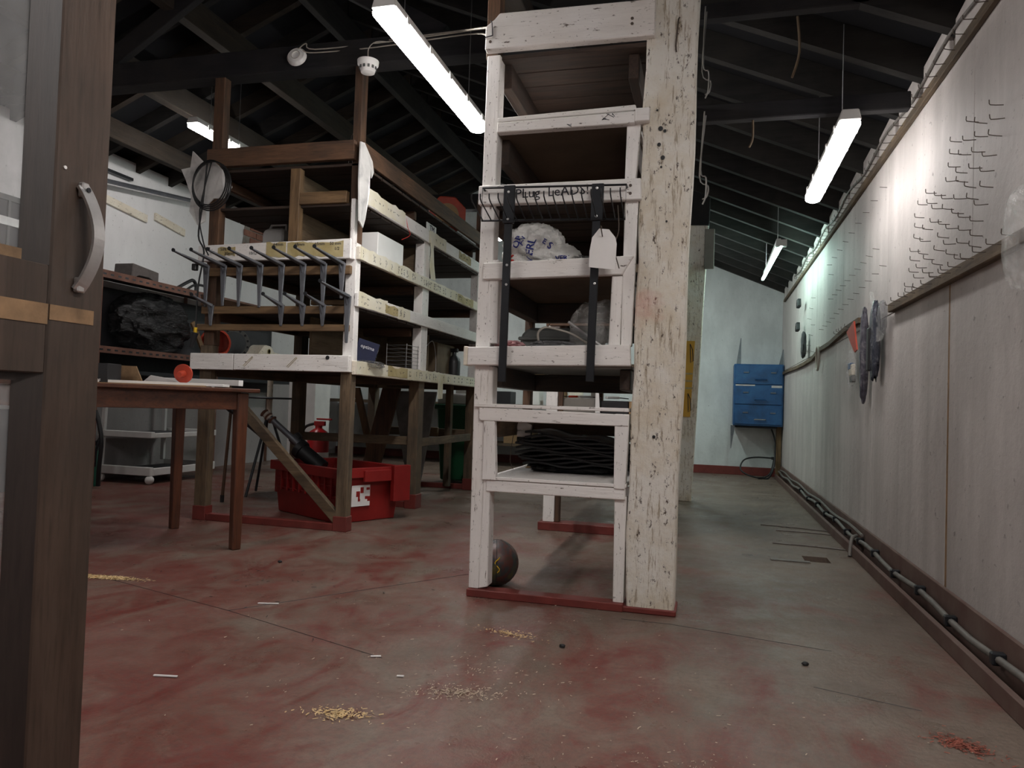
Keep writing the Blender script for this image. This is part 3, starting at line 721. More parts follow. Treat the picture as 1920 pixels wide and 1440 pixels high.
for i,(x,l,m) in enumerate(((-.90,'black cutter resting on the grey carton',BLACKP),(-.78,'orange handled tool resting on the grey carton',ORANGE),(-.72,'silver bar resting on the grey carton',ALU),(-.55,'blue striped ruler resting on the black carton',WHITEPL))):
    t=thing('hand_tool',l,'tool',(x,4.5,.805))
    B().bar((x-.05,4.47,.814),(x+.02,4.55,.816),.02,.014).obj('handle',m,t,.003)
    B().bar((x+.02,4.55,.816),(x+.07,4.60,.812),.012,.006).obj('blade',STEELGREY,t,.001)
# lower opening: black sheets on board z .469
sh=thing('folded_bin_liners','thick stack of black folded rubber sheets on the low board of the rack','stack',(-.52,3.2,.47))
for k in range(11):
    b=B(); z=.500+k*.013; n=14; top=[];bot=[]
    x0=-.80+.018*abs(k-5)*.5+R()*.02; x1=-.30-.0*k
    for i in range(n+1):
        x=x0+(x1-x0)*i/n; zz=z-.050*(i/n)**1.6*(k/10)+.008*math.sin(i*.8+k*1.3)
        top.append((x,zz+.010)); bot.append((x,zz))
    b.prism(bot+top[::-1],'y',3.02+R()*.02,3.40); b.obj('sheet',RUBBER,sh,.002)
b=B(); b.blob((-.55,3.2,.488),(.20,.16,.018),2,.2,2,40,16,.6,.47); b.obj('base_sheet',RUBBER,sh)
for z in (.60,.625,.655): B().lathe([(.020,0),(.022,.03),(.012,.06)],(0,0,0),14,MR((-.80,3.12,z),0,math.pi/2)).obj('tube_end',WHITEPL if z>.6 else RUBBER,sh)
tag(B().prism([(-.79,.4705),(-.72,.4705),(-.60,.56),(-.66,.56)],'y',3.22,3.23).obj('card_offcut',CARD,None),'cardboard offcut at the left behind the black sheets','card')
tag(B().tube(smooth_path([(-.775,3.0,.70),(-.79,3.0,.62),(-.80,3.0,.52),(-.785,3.0,.48)],4),.0015,4).obj('hanging_wire',NAIL,None),'thin wire hanging in the lower left opening of the rack','wire')
# ball
bl=thing('ball','dark multicoloured rubber ball behind the left foot of the white rack','ball',(-.835,2.96,0))
b=B(); b.lathe([(max(.0005,.094*math.sin(math.pi*i/20)),.094-.094*math.cos(math.pi*i/20)) for i in range(21)],(-.835,2.96,0),32); b.obj('skin',BALLM,bl)
for a in (.3,1.4,2.5):
    B().tube([Vector((-.835,2.96,.094))+Matrix.Rotation(a,3,'Z')@Vector((0,.0942*math.cos(q*math.pi/12),.0942*math.sin(q*math.pi/12))) for q in range(24)],.0012,4,True).obj('seam',RUBBER,bl)
B().tube([(-.805+.01*math.cos(k),2.868+.001*k,.135-.008*k) for k in range(9)],.0022,4).obj('yellow_print',YELLOW,bl)
bc=thing('bucket','pale tub with a blue mark on the floor behind the rack','bucket',(-.42,4.9,0))
B().lathe([(.10,0),(.125,.24),(.132,.25)],(-.42,4.9,0.001),24).obj('tub',OFFWHITE,bc)
B().box(-.45,-.40,4.772,4.778,.10,.15,None).obj('blue_mark',BLUEINK,bc)

# ---------------------------------------------------------------- left shelving unit
su=thing('shelving_unit','big timber shelving unit with brown posts and white fronts','shelving',(-2.48,5.0,0))
def sp(nm,x0,x1,y0,y1,z0,z1,m,bev=.003): return B().box(x0,x1,y0,y1,z0,z1).obj(nm,m,su,bev)
FY=3.80; SX=-1.965
sp('post',-2.975,-2.895,FY,FY+.06,.045,1.05,OLDW['z']); sp('post',-2.965,-2.893,FY+.01,FY+.07,1.05,2.70,BROWN['z'])
sp('post',-2.035,SX,FY+.002,FY+.06,.045,.905,OLDW['z']); sp('post',-2.03,SX+.002,FY+.004,FY+.06,.905,1.65,WHITE['z']); sp('post',-2.025,-1.975,FY+.02,FY+.09,1.65,2.70,BROWN['z'])
sp('post_facing',-1.998,-1.972,FY-.02,FY+.02,1.55,1.90,WHITE['z'])
for y0,mm in ((4.82,1),(6.08,1)):
    sp('post',-2.04,SX,y0,y0+.10,.04,.90,OLDW['z']); sp('post',-2.03,SX+.001,y0,y0+.12,.90,1.95,WHITE['z'])
    sp('post',-2.97,-2.90,y0,y0+.09,.04,1.95,OLDW['z']); sp('red_foot',-2.045,SX+.005,y0-.005,y0+.105,0,.10,SKIRTR)
sp('post',-2.01,-1.97,6.12,6.20,1.95,2.55,BROWN['z'])
sp('red_foot',-2.045,SX+.006,FY-.004,FY+.065,0,.085,SKIRTR); sp('red_foot',-2.98,-2.89,FY-.004,FY+.065,0,.085,SKIRTR)
sp('sill',-2.89,-2.045,FY,FY+.05,0,.042,SKIRTR)
for y0 in (4.85,6.12): sp('sill',-2.95,-2.045,y0,y0+.06,0,.042,SKIRTR)
# fascias across the front
sp('front_rail',-2.965,-1.985,FY-.035,FY+.002,2.125,2.235,BROWN['x'])
B().prism([(-3.0,1.555),(-1.985,1.553),(-1.985,1.668),(-3.0,1.650)],'y',FY-.03,FY+.002).obj('front_rail',WHITE['x'],su,.003)
B().box(-3.02,-2.72,FY-.034,FY+.002,.903,1.0).obj('front_rail',WHITE['x'],su,.003)
B().box(-2.717,-1.968,FY-.034,FY+.002,.905,1.0).obj('front_rail',WHITE['x'],su,.003)
B().lathe([(.012,0),(.012,.002)],(0,0,0),14,MR((-2.10,FY-.0345,.985),math.pi/2)).obj('knot_hole',RUBBER,su)
for x in (-2.62,-2.33):
    B().tube([(x-.03,FY-.036,.93),(x+.03,FY-.036,.985),(x+.035,FY-.036,.98),(x-.02,FY-.036,.925)],.0015,4,True).obj('pencil_outline',TAPE,su)
# side fascias (run away from the viewer)
def side(z0,z1,m,y0=FY,y1=6.22,x=SX,th=.022,nm='side_rail'): return B().box(x,x+th,y0,y1,z0,z1).obj(nm,m,su,.003)
side(2.125,2.235,BROWN['y']); side(1.885,1.972,WHITE['y']); side(1.553,1.628,CREAMS['y']); side(1.283,1.362,WHITE['y']); side(.893,.972,CREAMS['y'])
side(.43,.49,OLDW['y'],4.85,6.1,-2.0,.02)
for xx in (-2.99,):
    for z0 in (2.13,1.56,1.29,.90): side(z0,z0+.07,BROWN['y'],FY,6.2,xx,.02)
# slatted decks, planks across
for z,m,n in ((2.10,BROWN,16),(1.868,OLDW,16),(1.565,BROWN,16),(1.268,BROWN,16),(.925,OLDW,16)):
    for k in range(n):
        y0=FY+.02+k*.15
        B().box(-2.97,SX-.002,y0,y0+.138,z+R()*.003,z+.018).obj('deck_plank',DARKW['x'],su,.002)
    sp('deck_bearer',-2.96,-2.93,FY+.05,6.15,z-.06,z,m['y']) if z!=1.868 else None
    if z not in (1.868,): 
        for yy in (4.8,6.1): sp('deck_bearer',-2.93,-2.04,yy,yy+.04,z-.06,z,m['x'])
# bracing, rails
B().bar((-2.80,FY+.02,.79),(-2.02,FY+.02,.06),.06,.035,(0,1,0)).obj('diagonal_brace',OLDW['x'],su,.003)
sp('middle_rail',-2.93,-2.0,6.14,6.18,.45,.52,OLDW['x']); sp('middle_rail',-2.93,-2.04,4.88,4.92,.44,.50,OLDW['x'])
sp('rail_block',-2.42,-2.30,6.10,6.14,.45,.53,SLAT['x'])
sp('inner_post',-2.55,-2.49,6.1,6.16,.04,.9,OLDW['z']); sp('inner_post',-2.16,-2.11,5.9,5.96,.04,.9,OLDW['z'])
sp('inner_post',-2.97,-2.9,7.0,7.07,.0,.9,OLDW['z'])
# laths that carry the brackets
for z0,z1,x0 in ((1.465,1.515,-2.95),(1.238,1.283,-2.965),(1.138,1.176,-3.0)):
    sp('lath',x0,-1.985,FY-.025,FY+.001,z0,z1,SLAT['x'])
# plywood divider and inner brown frames
B().box(-2.415,-2.40,FY+.05,4.75,1.67,2.10).obj('divider_panel',PLY['y'],su,.002)
sp('divider_post',-2.41,-2.345,FY,FY+.05,1.66,2.10,SLAT['z']); sp('divider_rail',-2.345,-2.04,FY,FY+.04,1.885,1.955,SLAT['x'])
B().box(-2.39,-2.04,4.9,4.915,1.60,1.86).obj('back_panel',PLY['x'],su,.002)
sp('inner_lath',-2.42,-2.04,FY+.30,FY+.33,1.335,1.365,SLAT['x'])
B().box(-2.42,-2.40,FY+.3,5.2,.95,1.26).obj('divider_panel',PLY['y'],su,.002)
B().box(-2.42,-2.06,5.2,5.22,.95,1.26).obj('back_panel',PLY['x'],su,.002)
B().box(-2.97,-2.9,6.3,6.32,1.30,2.1).obj('back_panel',PLY['x'],su,.002)
# labels on the fascias: paper and tape with pen marks
def plabel(par,y0,y1,z0,z1,x,m,lines=2,jag=.006,seed=0,txt=None):
    n=max(3,int((y1-y0)/.05)); rr=random.Random(seed)
    top=[(y0+(y1-y0)*i/n, z1+rr.uniform(-jag,jag)) for i in range(n+1)]; bot=[(y0+(y1-y0)*i/n, z0+rr.uniform(-jag,jag)*.5) for i in range(n+1)]
    B().prism(bot+top[::-1],'x',x,x+.0015).obj('paper_label',m,par)
    b=B(); k=0
    yy=y0+.03
    while yy<y1-.03:
        for q in range(lines):
            zz=z0+(z1-z0)*(.3+.4*q/max(1,lines-1)) if lines>1 else (z0+z1)/2
            p=[(x+.002,yy+.004*i,zz+rr.uniform(-.009,.009)) for i in range(rr.randint(3,9))]
            b.tube(p,.0008,3)
        yy+=.035+rr.random()*rr.random()*.14
    if b.v: b.obj('pen_writing',INK,par,0,'stuff')
xs=SX+.0225
plabel(su,FY+.02,4.26,.898,.972,xs,PAPER,1,.003,1)
plabel(su,4.24,4.55,.905,.965,xs+.001,TAPE,1,.008,2); plabel(su,4.55,5.15,.897,.972,xs,PAPER,3,.006,3); plabel(su,5.15,5.45,.90,.965,xs+.001,PAPER,3,.006,4); plabel(su,5.45,6.2,.9,.968,xs,PAPER,2,.006,5)
plabel(su,FY+.01,4.2,1.286,1.368,xs,PAPER,2,.008,6); plabel(su,4.17,4.36,1.295,1.35,xs+.001,TAPE,2,.01,7); plabel(su,4.36,4.56,1.283,1.36,xs,PAPER,3,.006,8)
plabel(su,FY+.01,4.2,1.556,1.632,xs,PAPER,3,.006,9); plabel(su,4.2,4.75,1.556,1.630,xs+.001,PAPER,3,.010,10); plabel(su,4.75,5.5,1.553,1.628,xs,PAPER,3,.006,11); plabel(su,5.5,5.9,1.56,1.62,xs+.001,TAPE,2,.01,12)
plabel(su,FY+.04,4.42,1.89,1.985,xs,PAPER,1,.010,13); plabel(su,4.85,5.2,1.885,1.975,xs,PAPER,0 or 1,.004,14); plabel(su,5.5,5.8,1.90,1.96,xs+.001,TAPE,1,.01,15)
# dangling tape strips
b=B(); b.prism([(4.86,1.955),(4.94,1.93),(4.93,1.85),(4.95,1.74),(4.99,1.635),(4.90,1.632),(4.87,1.72),(4.885,1.82)],'x',xs+.004,xs+.007); b.obj('hanging_tape',PAPER,su)
b=B(); b.prism([(5.12,.955),(5.22,.945),(5.22,.78),(5.12,.775)],'x',xs+.004,xs+.007); b.obj('hanging_tape',PAPER,su)
# front rail labels
def flabel(x0,x1,z0,z1,m,txt,seed):
    rr=random.Random(seed); n=6; yy=FY-.0305
    top=[(x0+(x1-x0)*i/n, z1+rr.uniform(-.006,.006)) for i in range(n+1)]; bot=[(x0+(x1-x0)*i/n, z0+rr.uniform(-.006,.006)) for i in range(n+1)]
    B().prism(bot+top[::-1],'y',yy-.0015,yy).obj('tape_label',m,su)
    for tx,x,z in txt:
        b=B(); b.text(tx,.026,front(x,yy-.0025,z),.0004); b.obj('pen_writing',INK,su)
flabel(-2.86,-2.74,1.585,1.635,TAPE,[('50%',-2.82,1.622),('30mm',-2.78,1.597)],1)
flabel(-2.53,-2.40,1.57,1.655,TAPE,[('64mm',-2.45,1.643)],2)
flabel(-2.39,-2.235,1.57,1.655,TAPE,[('68mm',-2.31,1.64)],3)
flabel(-2.235,-2.03,1.568,1.652,TAPE,[('65mm',-2.18,1.64),('50 mm',-2.08,1.64),('1/2',-2.07,1.61)],4)
for tx,x,z in (('9/8',-2.93,1.63),('1/2',-2.90,1.605),('10/12',-2.62,1.595)):
    b=B(); b.text(tx,.024,front(x,FY-.0312,z),.0004); b.obj('pen_writing',INK,su)
sg=thing('sign_card','white card with large dark letters behind the tape strip on the upper rail','sign',(-1.96,5.05,1.96))
B().box(-2.0,-1.995,4.93,5.12,1.90,2.055).obj('card',PAPERW,sg)
b=B(); b.text('TM',.07,MR((-1.993,5.03,2.02),math.pi/2,0,math.pi/2),.0005); b.obj('letters',INK,sg)
# brackets
def bracket(x,z,ln,arm,lab,grp,rot=0):
    t=thing('shelf_bracket',lab,'bracket',(x,FY-.03,z-ln),grp)
    yb=FY-.028
    b=B(); b.bar((x,yb,z+.004),(x+.002,yb,z-ln),.044,.014,(0,1,0),.017,.008); b.obj('upright',STEELGREY,t,.003)
    b=B(); b.bar((x,yb,z),(x-.04,yb-arm,z+.045),.036,.020,(0,0,1),.018,.008); b.obj('arm',STEELGREY,t,.003)
    b=B(); b.bar((x,yb-.01,z+.002),(x,yb-.004,z-.05),.006,.05,(0,1,0),.004,.008); b.obj('web',STEELGREY,t)
    M=MR((x-.041,yb-arm-.004,z+.05),math.pi/2); b=B(); b.lathe([(.011,-.003),(.011,.003)],(0,0,0),10,M); b.lathe([(.005,-.004),(.005,.004)],(0,0,0),8,M); b.obj('screw_eye',BLACKM,t)
ords=['leftmost','second','third','fourth','fifth','sixth','seventh','eighth']
for i,(x,zb) in enumerate(zip((-2.936,-2.817,-2.707,-2.567,-2.425,-2.285,-2.152,-2.035),(.245,.24,.245,.25,.25,.245,.245,.20))):
    bracket(x,1.523,zb,.235,('%s large grey metal shelf bracket hanging from the top lath' % (ords[i] if i else 'leftmost')) + ('' if i in (0,) else ' counting from the left') if i<7 else 'rightmost large grey bracket hanging from the top lath beside the white post','shelf brackets on the laths')
for i,(x,ln) in enumerate(((-2.893,.12),(-2.417,.12),(-2.278,.12),(-2.148,.12))):
    bracket(x,1.285,ln,.12,['lone small grey bracket below the leftmost large bracket','small grey bracket on the middle lath under the fifth large bracket','small grey bracket on the middle lath under the sixth large bracket','small grey bracket on the middle lath under the seventh large bracket'][i],'shelf brackets on the laths')
bracket(-1.992,1.335,.265,.235,'large grey bracket hung lower than the rest against the white post','shelf brackets on the laths')

# ---------------------------------------------------------------- door (open, seen edge-on at the left)
dr=B(); DX0,DX1=-1.045,-1.0
door=B().box(DX0,DX1,.918,1.024,.015,2.05).obj('door_1',DOORP,None,.003,'structure')
def dbx(nm,y0,y1,z0,z1,m=DOORP,x0=DX0,x1=DX1,bev=.002): return B().box(x0,x1,y0,y1,z0,z1).obj(nm,m,door,bev)
dbx('hinge_stile',.18,.27,.015,2.05)
for nm,z0,z1 in (('bottom_rail',.015,.165),('middle_rail',.775,.945),('top_rail',1.93,2.05)): dbx(nm,.271,.9165,z0,z1)
dbx('scraped_patch',.30,.9165,.852,.884,DOORB,DX1-.001,DX1+.0015,0); dbx('scraped_patch',.92,1.005,.860,.884,DOORB,DX1-.001,DX1+.0012,0)
for z0,z1 in ((.165,.775),(.945,1.93)):
    dbx('glass_pane',.27,.918,z0,z1,GLASS,DX0+.020,DX0+.024,0)
    for (y0,y1,a,b_) in ((.878,.9175,z0,z1),(.271,.30,z0,z1)):
        B().prism([(DX0+.025,y0),(DX0+.025,y1),(DX1-.002,y1)] if y0>.5 else [(DX0+.025,y0),(DX0+.025,y1),(DX1-.002,y0)],'z',a,b_).obj('glazing_bead',DOORD,door)
    B().prism([(.30,z0),(.878,z0),(.878,z0+.018),(.30,z0+.018)],'x',DX0+.025,DX1-.012).obj('glazing_bead',DOORB if z0>.9 else DOORD,door)
    B().prism([(.30,z1-.012),(.878,z1-.012),(.878,z1),(.30,z1)],'x',DX0+.025,DX1-.012).obj('glazing_bead',DOORD,door)
hp=[]
for i in range(17):
    t_=i/16; z=.914+.170*t_; hp.append(Vector((DX1+.004+.024*math.sin(math.pi*t_)**.8,.968+.012*math.sin(math.pi*t_),z)))
b=B()
for i in range(16):
    d=(hp[i+1]-hp[i]); b.bar(hp[i]-d*.04,hp[i+1]+d*.04,.022,.005,(1,0,0))
b.smooth=True
hd=b.obj('handle',ALU,door)
for z in (.922,1.078): B().box(DX1-.001,DX1+.010,.962,.976,z-.012,z+.012).obj('handle_foot',ALU,door,.002)
B().lathe([(.004,0),(.004,.002)],(0,0,0),10,MR((DX1+.013,.970,1.078),0,math.pi/2)).obj('handle_screw',BLACKM,door)
B().lathe([(.003,0),(.003,.002)],(0,0,0),8,MR((DX1,.935,1.105),0,math.pi/2)).obj('paint_spot',WHITEPL,door)
B().box(DX0-.03,DX1+.03,.10,.178,0,2.12).obj('trim_4',DOORP,None,.003,'structure')

# ---------------------------------------------------------------- table, rotated
tb_=thing('table','brown varnished wooden table loaded with offcuts beside the open door','table',(-2.8,2.8,0))
A=Vector((-2.22,3.15,0)); u=Vector((-.479,-.878,0)); v=Vector((-.878,.479,0)); LT,WT=1.25,.73
def tp(a,b_,z): p=A+u*a+v*b_; return Vector((p.x,p.y,z))
for a in (0,LT):
    for b_ in (0,WT):
        B().bar(tp(a,b_,0),tp(a,b_,.765),.044,.044,u,.056,.056).obj('leg',TABLEW['z'],tb_,.004)
B().bar(tp(.02,-.005,.725),tp(LT-.02,-.005,.725),.022,.085).obj('apron',TABLEW['y'],tb_,.002)
B().bar(tp(.02,WT,.725),tp(LT-.02,WT,.725),.022,.085).obj('apron',TABLEW['y'],tb_,.002)
B().bar(tp(0,.02,.725),tp(0,WT-.02,.725),.022,.085).obj('apron',TABLEW['x'],tb_,.002)
B().bar(tp(LT,.02,.725),tp(LT,WT-.02,.725),.022,.085).obj('apron',TABLEW['x'],tb_,.002)
B().bar(tp(-.075,WT/2,.777),tp(LT+.06,WT/2,.777),WT+.10,.020).obj('table_top',TABLEW['y'],tb_,.004)
TZ=.788
bxx=thing('carton','small black carton with white lettering at the left of the brown table','box',(-2.82,2.88,TZ))
B().box(-.065,.065,-.06,.06,TZ,TZ+.098,MR((-2.85,2.93,0),0,0,.25)).obj('body',BLACKP,bxx,.002)
b=B(); b.text('BUSY TOOLS',.014,MR((-2.84,2.866,TZ+.018),math.pi/2,0,.25),.0004); b.obj('lettering',WHITEINK,bxx)
b=B(); b.box(-.05,.05,.0,.004,TZ,TZ+.105,MR((-2.83,2.99,0),-.25,0,.1))
cd=B().prism([(-2.87,TZ+.012),(-2.74,TZ+.012),(-2.785,TZ+.095),(-2.925,TZ+.098)],'y',3.08,3.085)
tag(cd.obj('wooden_offcut',DOORB,None),'pale yellow square offcut leaning beside the black carton','offcut')
def strip(nm,lab,p,q,w_,h_,m): return tag(B().bar(p,q,w_,h_).obj(nm,m,None,.001),lab,'strip')
strip('aluminium_strip','thick white aluminium strip at the back of the brown table',(-2.90,3.42,TZ+.035),(-2.33,3.30,TZ+.028),.03,.030,WHITEPL)
strip('aluminium_strip','thin silver strip under the thick one on the brown table',(-2.88,3.32,TZ+.006),(-2.45,3.22,TZ+.006),.045,.014,WHITEPL)
tag(B().prism([(-2.86,TZ+.011),(-2.56,TZ+.011),(-2.72,TZ+.045),(-2.80,TZ+.055)],'y',3.20,3.205).obj('white_offcut',PAPERW,None),'white wedge shaped sheet behind the red reel on the table','sheet')
wp=thing('melamine_panel','long thin white melamine panel lying along the front of the brown table','panel',(-2.6,3.05,TZ))
B().bar((-2.92,2.90,TZ+.014),(-2.30,3.14,TZ+.010),.12,.013,(0,0,1)).obj('board',WHITEPL,wp,.001)
B().bar((-2.90,2.86,TZ+.003),(-2.36,3.08,TZ+.003),.14,.006,(0,0,1)).obj('lower_sheet',CARD,wp)
rl=thing('reel','red plastic reel with a hub lying on its edge on the brown table','reel',(-2.53,3.12,TZ))
M=MR((-2.52,3.10,TZ+.045+.019),math.pi/2+.15,0,.25)
B().lathe([(.046,-.004),(.048,0),(.046,.004)],(0,0,0),28,M).obj('flange',ORANGE,rl)
B().lathe([(.018,.004),(.016,.03),(.013,.045)],(0,0,0),18,M@Matrix.Translation((0,0,0))).obj('hub',ORANGE,rl)
for k in range(6):
    pass

# ---------------------------------------------------------------- hanging on the left shelving unit
cl=thing('cable_coil','dark cable coil hung over the upper left corner of the shelving unit','cable',(-2.92,3.72,1.9))
for k in range(4):
    B().tube([(-2.915+.012*k+(.115+.006*k)*math.cos(a/16*math.pi),3.735-.008*k,2.02-.01*k+(.135+.004*k)*math.sin(a/16*math.pi)) for a in range(32)],.0045,6,True).obj('loop',RUBBER,cl)
B().tube(smooth_path([(-2.93,3.73,2.15),(-2.95,3.73,1.9),(-2.97,3.73,1.7),(-2.93,3.735,1.6),(-2.955,3.73,1.4),(-2.96,3.73,1.15)],5),.005,6).obj('hanging_end',RUBBER,cl)
B().tube(smooth_path([(-2.90,3.73,2.15),(-2.965,3.725,1.85),(-2.93,3.725,1.66),(-2.89,3.725,1.58)],5),.004,6).obj('hanging_end',RUBBER,cl)
B().tube([(-2.96,3.73,1.15),(-2.962,3.73,1.12)],.010,8).obj('yellow_sleeve',YELLOW,cl)
B().tube([(-2.962,3.73,1.12),(-2.985,3.73,1.03)],.020,8,False,.012).obj('plug',BLACKP,cl)
B().box(-2.995,-2.965,3.71,3.74,1.49,1.53).obj('plug',BLACKP,cl,.004)
b=B(); b.prism([(-3.14,2.12),(-3.09,2.135),(-3.035,2.215),(-2.985,2.16),(-2.90,2.15),(-2.84,2.10),(-2.785,2.0),(-2.83,1.93),(-2.90,1.93),(-2.955,1.89),(-2.96,1.80),(-3.0,1.77),(-3.04,1.85),(-3.06,1.95),(-3.10,2.05)],'y',3.752,3.762)
for p in b.v: p.y+=.018*math.sin(p.x*40)+.012*math.sin(p.z*33)
tag(b.obj('plastic_bag',SLEEVE,None),'torn white plastic bag hung behind the dark cable coil','bag')
b=B(); b.prism([(3.74,2.21),(3.79,2.22),(3.88,2.14),(3.915,2.09),(3.90,2.05),(3.865,2.10),(3.855,1.95),(3.83,1.79),(3.79,1.73),(3.745,1.76),(3.735,2.0)],'x',-1.936,-1.928)
for p in b.v: p.x+=.006*math.sin(p.z*30)
tag(b.obj('plastic_sleeve',SLEEVE,None),'long white plastic sleeve hanging from the upper right corner post','sleeve')
b=B(); b.tube(smooth_path([(-1.945,4.44,1.96),(-1.94,4.46,1.90),(-1.93,4.48,1.85),(-1.93,4.35,1.79)],5),.002,4)
tag(b.obj('loose_string',REDINK,None),'thin red cord hanging under the upper cream rail','cord')
# on the shelving unit
jc=thing('jerrycan','small white jerrycan with an open handle on the shelf behind the labelled rail','jerrycan',(-2.735,4.2,1.585))
b=B(); b.prism([(-2.81,1.585),(-2.655,1.585),(-2.655,1.835),(-2.785,1.835),(-2.81,1.81)],'y',4.13,4.23); b.obj('body',OFFWHITE,jc,.012)
B().tube([(-2.79,4.18,1.825),(-2.77,4.18,1.868),(-2.665,4.18,1.868),(-2.665,4.18,1.825)],.009,8).obj('handle',OFFWHITE,jc)
carton('carton','large white open box just behind the right white post on the labelled shelf','box',-2.12,-1.99,4.13,4.52,1.585,1.79,WHITEPL,False)
carton('carton','small yellow box on the shelf under the labelled rail','box',-2.08,-1.99,4.50,4.66,1.29,1.375,YELLOW,False)
carton('blue_box','blue box high up behind the divider','box',-2.30,-2.22,4.15,4.25,2.118,2.17,plain('blue_plastic',(.02,.09,.30),.5),False)
op=thing('carton','two toned navy lamp carton with white lettering tilted on the lower shelf','box',(-2.0,4.05,.945))
M=MR((-2.03,4.06,.965),0,.28,.45)
B().box(-.065,.065,-.05,.07,0,.145,M).obj('body',NAVY,op,.002)
b=B(); b.text('optima',.030,M@MR((0,-.051,.105),math.pi/2),.0005); b.obj('lettering',WHITEINK,op)
b=B(); b.text('optima',.030,M@MR((.066,0,.105),math.pi/2,0,math.pi/2),.0005); b.obj('lettering',WHITEINK,op)
for k in range(3): B().box(.0655,.0665,-.035,.02,.03+k*.018,.034+k*.018,M).obj('printed_line',WHITEINK,op)
B().prism([(-.065,.135),(.05,.135),(-.03,.20),(-.075,.21)],'y',.045,.05).obj('tmpflap',NAVY,op)
bpy.data.objects.remove(bpy.data.objects['tmpflap'])
tag(B().blob((-2.05,4.05,.965),(.13,.12,.022),21,.5,2.5,48,24,.7,.945).obj('grey_cloth',FILMD,None,0,'thing'),'crumpled grey polythene under the navy carton','sheet')
wb_=thing('wire_basket','bent wire basket standing on the side rail shelf','basket',(-1.96,4.8,.945))
for k in range(7):
    z=.975+.026*k
    B().tube([(-2.12,4.60,z),(-1.975,4.60,z),(-1.975,4.92,z+.004),(-2.12,4.92,z)],.0018,4,True).obj('wire',WIRE,wb_)
for (x,y) in ((-2.12,4.60),(-1.975,4.60),(-1.975,4.70),(-1.975,4.8),(-1.975,4.92),(-2.12,4.92)):
    B().tube([(x,y,.946),(x,y,1.14)],.0022,4).obj('upright_wire',WIRE,wb_)
B().tube(smooth_path([(-1.97,4.92,1.14),(-1.965,5.05,1.20),(-1.965,5.12,1.10),(-1.96,5.12,.98)],4),.003,4).obj('handle_wire',WIRE,wb_)
tag(B().blob((-2.06,5.03,1.02),(.04,.05,.075),31,.4,3,40,24,.7,.945).obj('clear_bag',FILMD,None,0,'thing'),'crumpled clear bag beside the wire basket','bag')
tag(B().prism([(-2.16,.945),(-2.06,.945),(-2.06,1.22),(-2.10,1.23),(-2.16,1.22)],'y',5.4,5.8).obj('foam_block',PLY['z'],None,.004,'thing'),'pale upright board on the lower shelf near the far white post','board')
bt=thing('bottle','black trigger bottle on the lower shelf near the far post','bottle',(-2.02,5.75,.945))
B().lathe([(.05,0),(.052,.14),(.045,.17),(.018,.20),(.018,.225)],(-2.03,5.72,.945),20).obj('body',BLACKP,bt)
B().box(-2.07,-2.0,5.70,5.74,1.168,1.20).obj('trigger_head',BLACKP,bt,.006)
# tools on the top deck
cn=thing('traffic_cone','orange traffic cone lying on its side on top of the shelving unit','cone',(-2.2,5.75,2.13))
M=MR((-2.10,5.62,2.285),-math.pi/2+.06,0,.35)
B().lathe([(.16,-.012),(.165,0),(.16,.012)],(0,0,0),8,M@Matrix.Rotation(.39,4,'Z')).obj('base',ORANGE,cn,.006)
B().lathe([(.115,-.014),(.11,.01),(.03,.42),(.03,.43)],(0,0,0),28,M).obj('body',ORANGE,cn)
B().lathe([(.095,-.0165),(.095,-.0145)],(0,0,0),28,M).obj('dusty_inside',CARD,cn)
# ---------------------------------------------------------------- under the shelving unit
cr=thing('crate','red plastic attached lid crate with a torn white sticker under the shelving unit','crate',(-2.45,4.4,0))
Lx,Ly,Hc=.74,.47,.335
Mc=Matrix.Translation((-2.115,3.985,0))@Matrix(((-.885,.466,0,0),(.466,.885,0,0),(0,0,1,0),(0,0,0,1)))
def cshell(x0,x1,y0,y1,z0,z1,t=.012,tap=.03):
    b=B()
    for (a,b_,c_,d_) in ((x0,x1,y0,y0+t),(x0,x1,y1-t,y1),(x0,x0+t,y0+t,y1-t),(x1-t,x1,y0+t,y1-t)):
        pass
    o=[(x0+tap,y0+tap*.7),(x1-tap,y0+tap*.7),(x1-tap,y1-tap*.7),(x0+tap,y1-tap*.7)]; q=[(x0,y0),(x1,y0),(x1,y1),(x0,y1)]
    i1=[(x0+tap+t,y0+tap*.7+t),(x1-tap-t,y0+tap*.7+t),(x1-tap-t,y1-tap*.7-t),(x0+tap+t,y1-tap*.7-t)]; i2=[(x0+t,y0+t),(x1-t,y0+t),(x1-t,y1-t),(x0+t,y1-t)]
    vs=[(*p,z0) for p in o]+[(*p,z1) for p in q]+[(*p,z1) for p in i2]+[(*p,z0+t) for p in i1]
    fs=[(3,2,1,0)]
    for r in range(3):
        for j in range(4): fs.append((r*4+j,r*4+(j+1)%4,r*4+4+(j+1)%4,r*4+4+j))
    fs.append((12,13,14,15)); b.add([Mc@Vector(p) for p in vs],fs); return b
cshell(.0,Lx,0,Ly,.002,Hc-.05).obj('shell',REDCR,cr,.004)
def cb(x0,x1,y0,y1,z0,z1,nm,m=REDCR,bev=.003): return B().box(x0,x1,y0,y1,z0,z1,Mc).obj(nm,m,cr,bev)
cb(-.025,Lx+.025,-.022,.012,Hc-.06,Hc,'rim'); cb(-.025,Lx+.025,Ly-.012,Ly+.022,Hc-.06,Hc,'rim'); cb(-.025,.012,.012,Ly-.012,Hc-.06,Hc,'rim'); cb(Lx-.012,Lx+.025,.012,Ly-.012,Hc-.06,Hc,'rim')
for k in range(9): cb(.06+k*.072,.072+k*.072,-.012,.014,.15,Hc-.06,'rib',bev=.002)
for z in (.16,.22): cb(.03,Lx-.03,-.004,.02,z,z+.008,'rib',bev=.001)
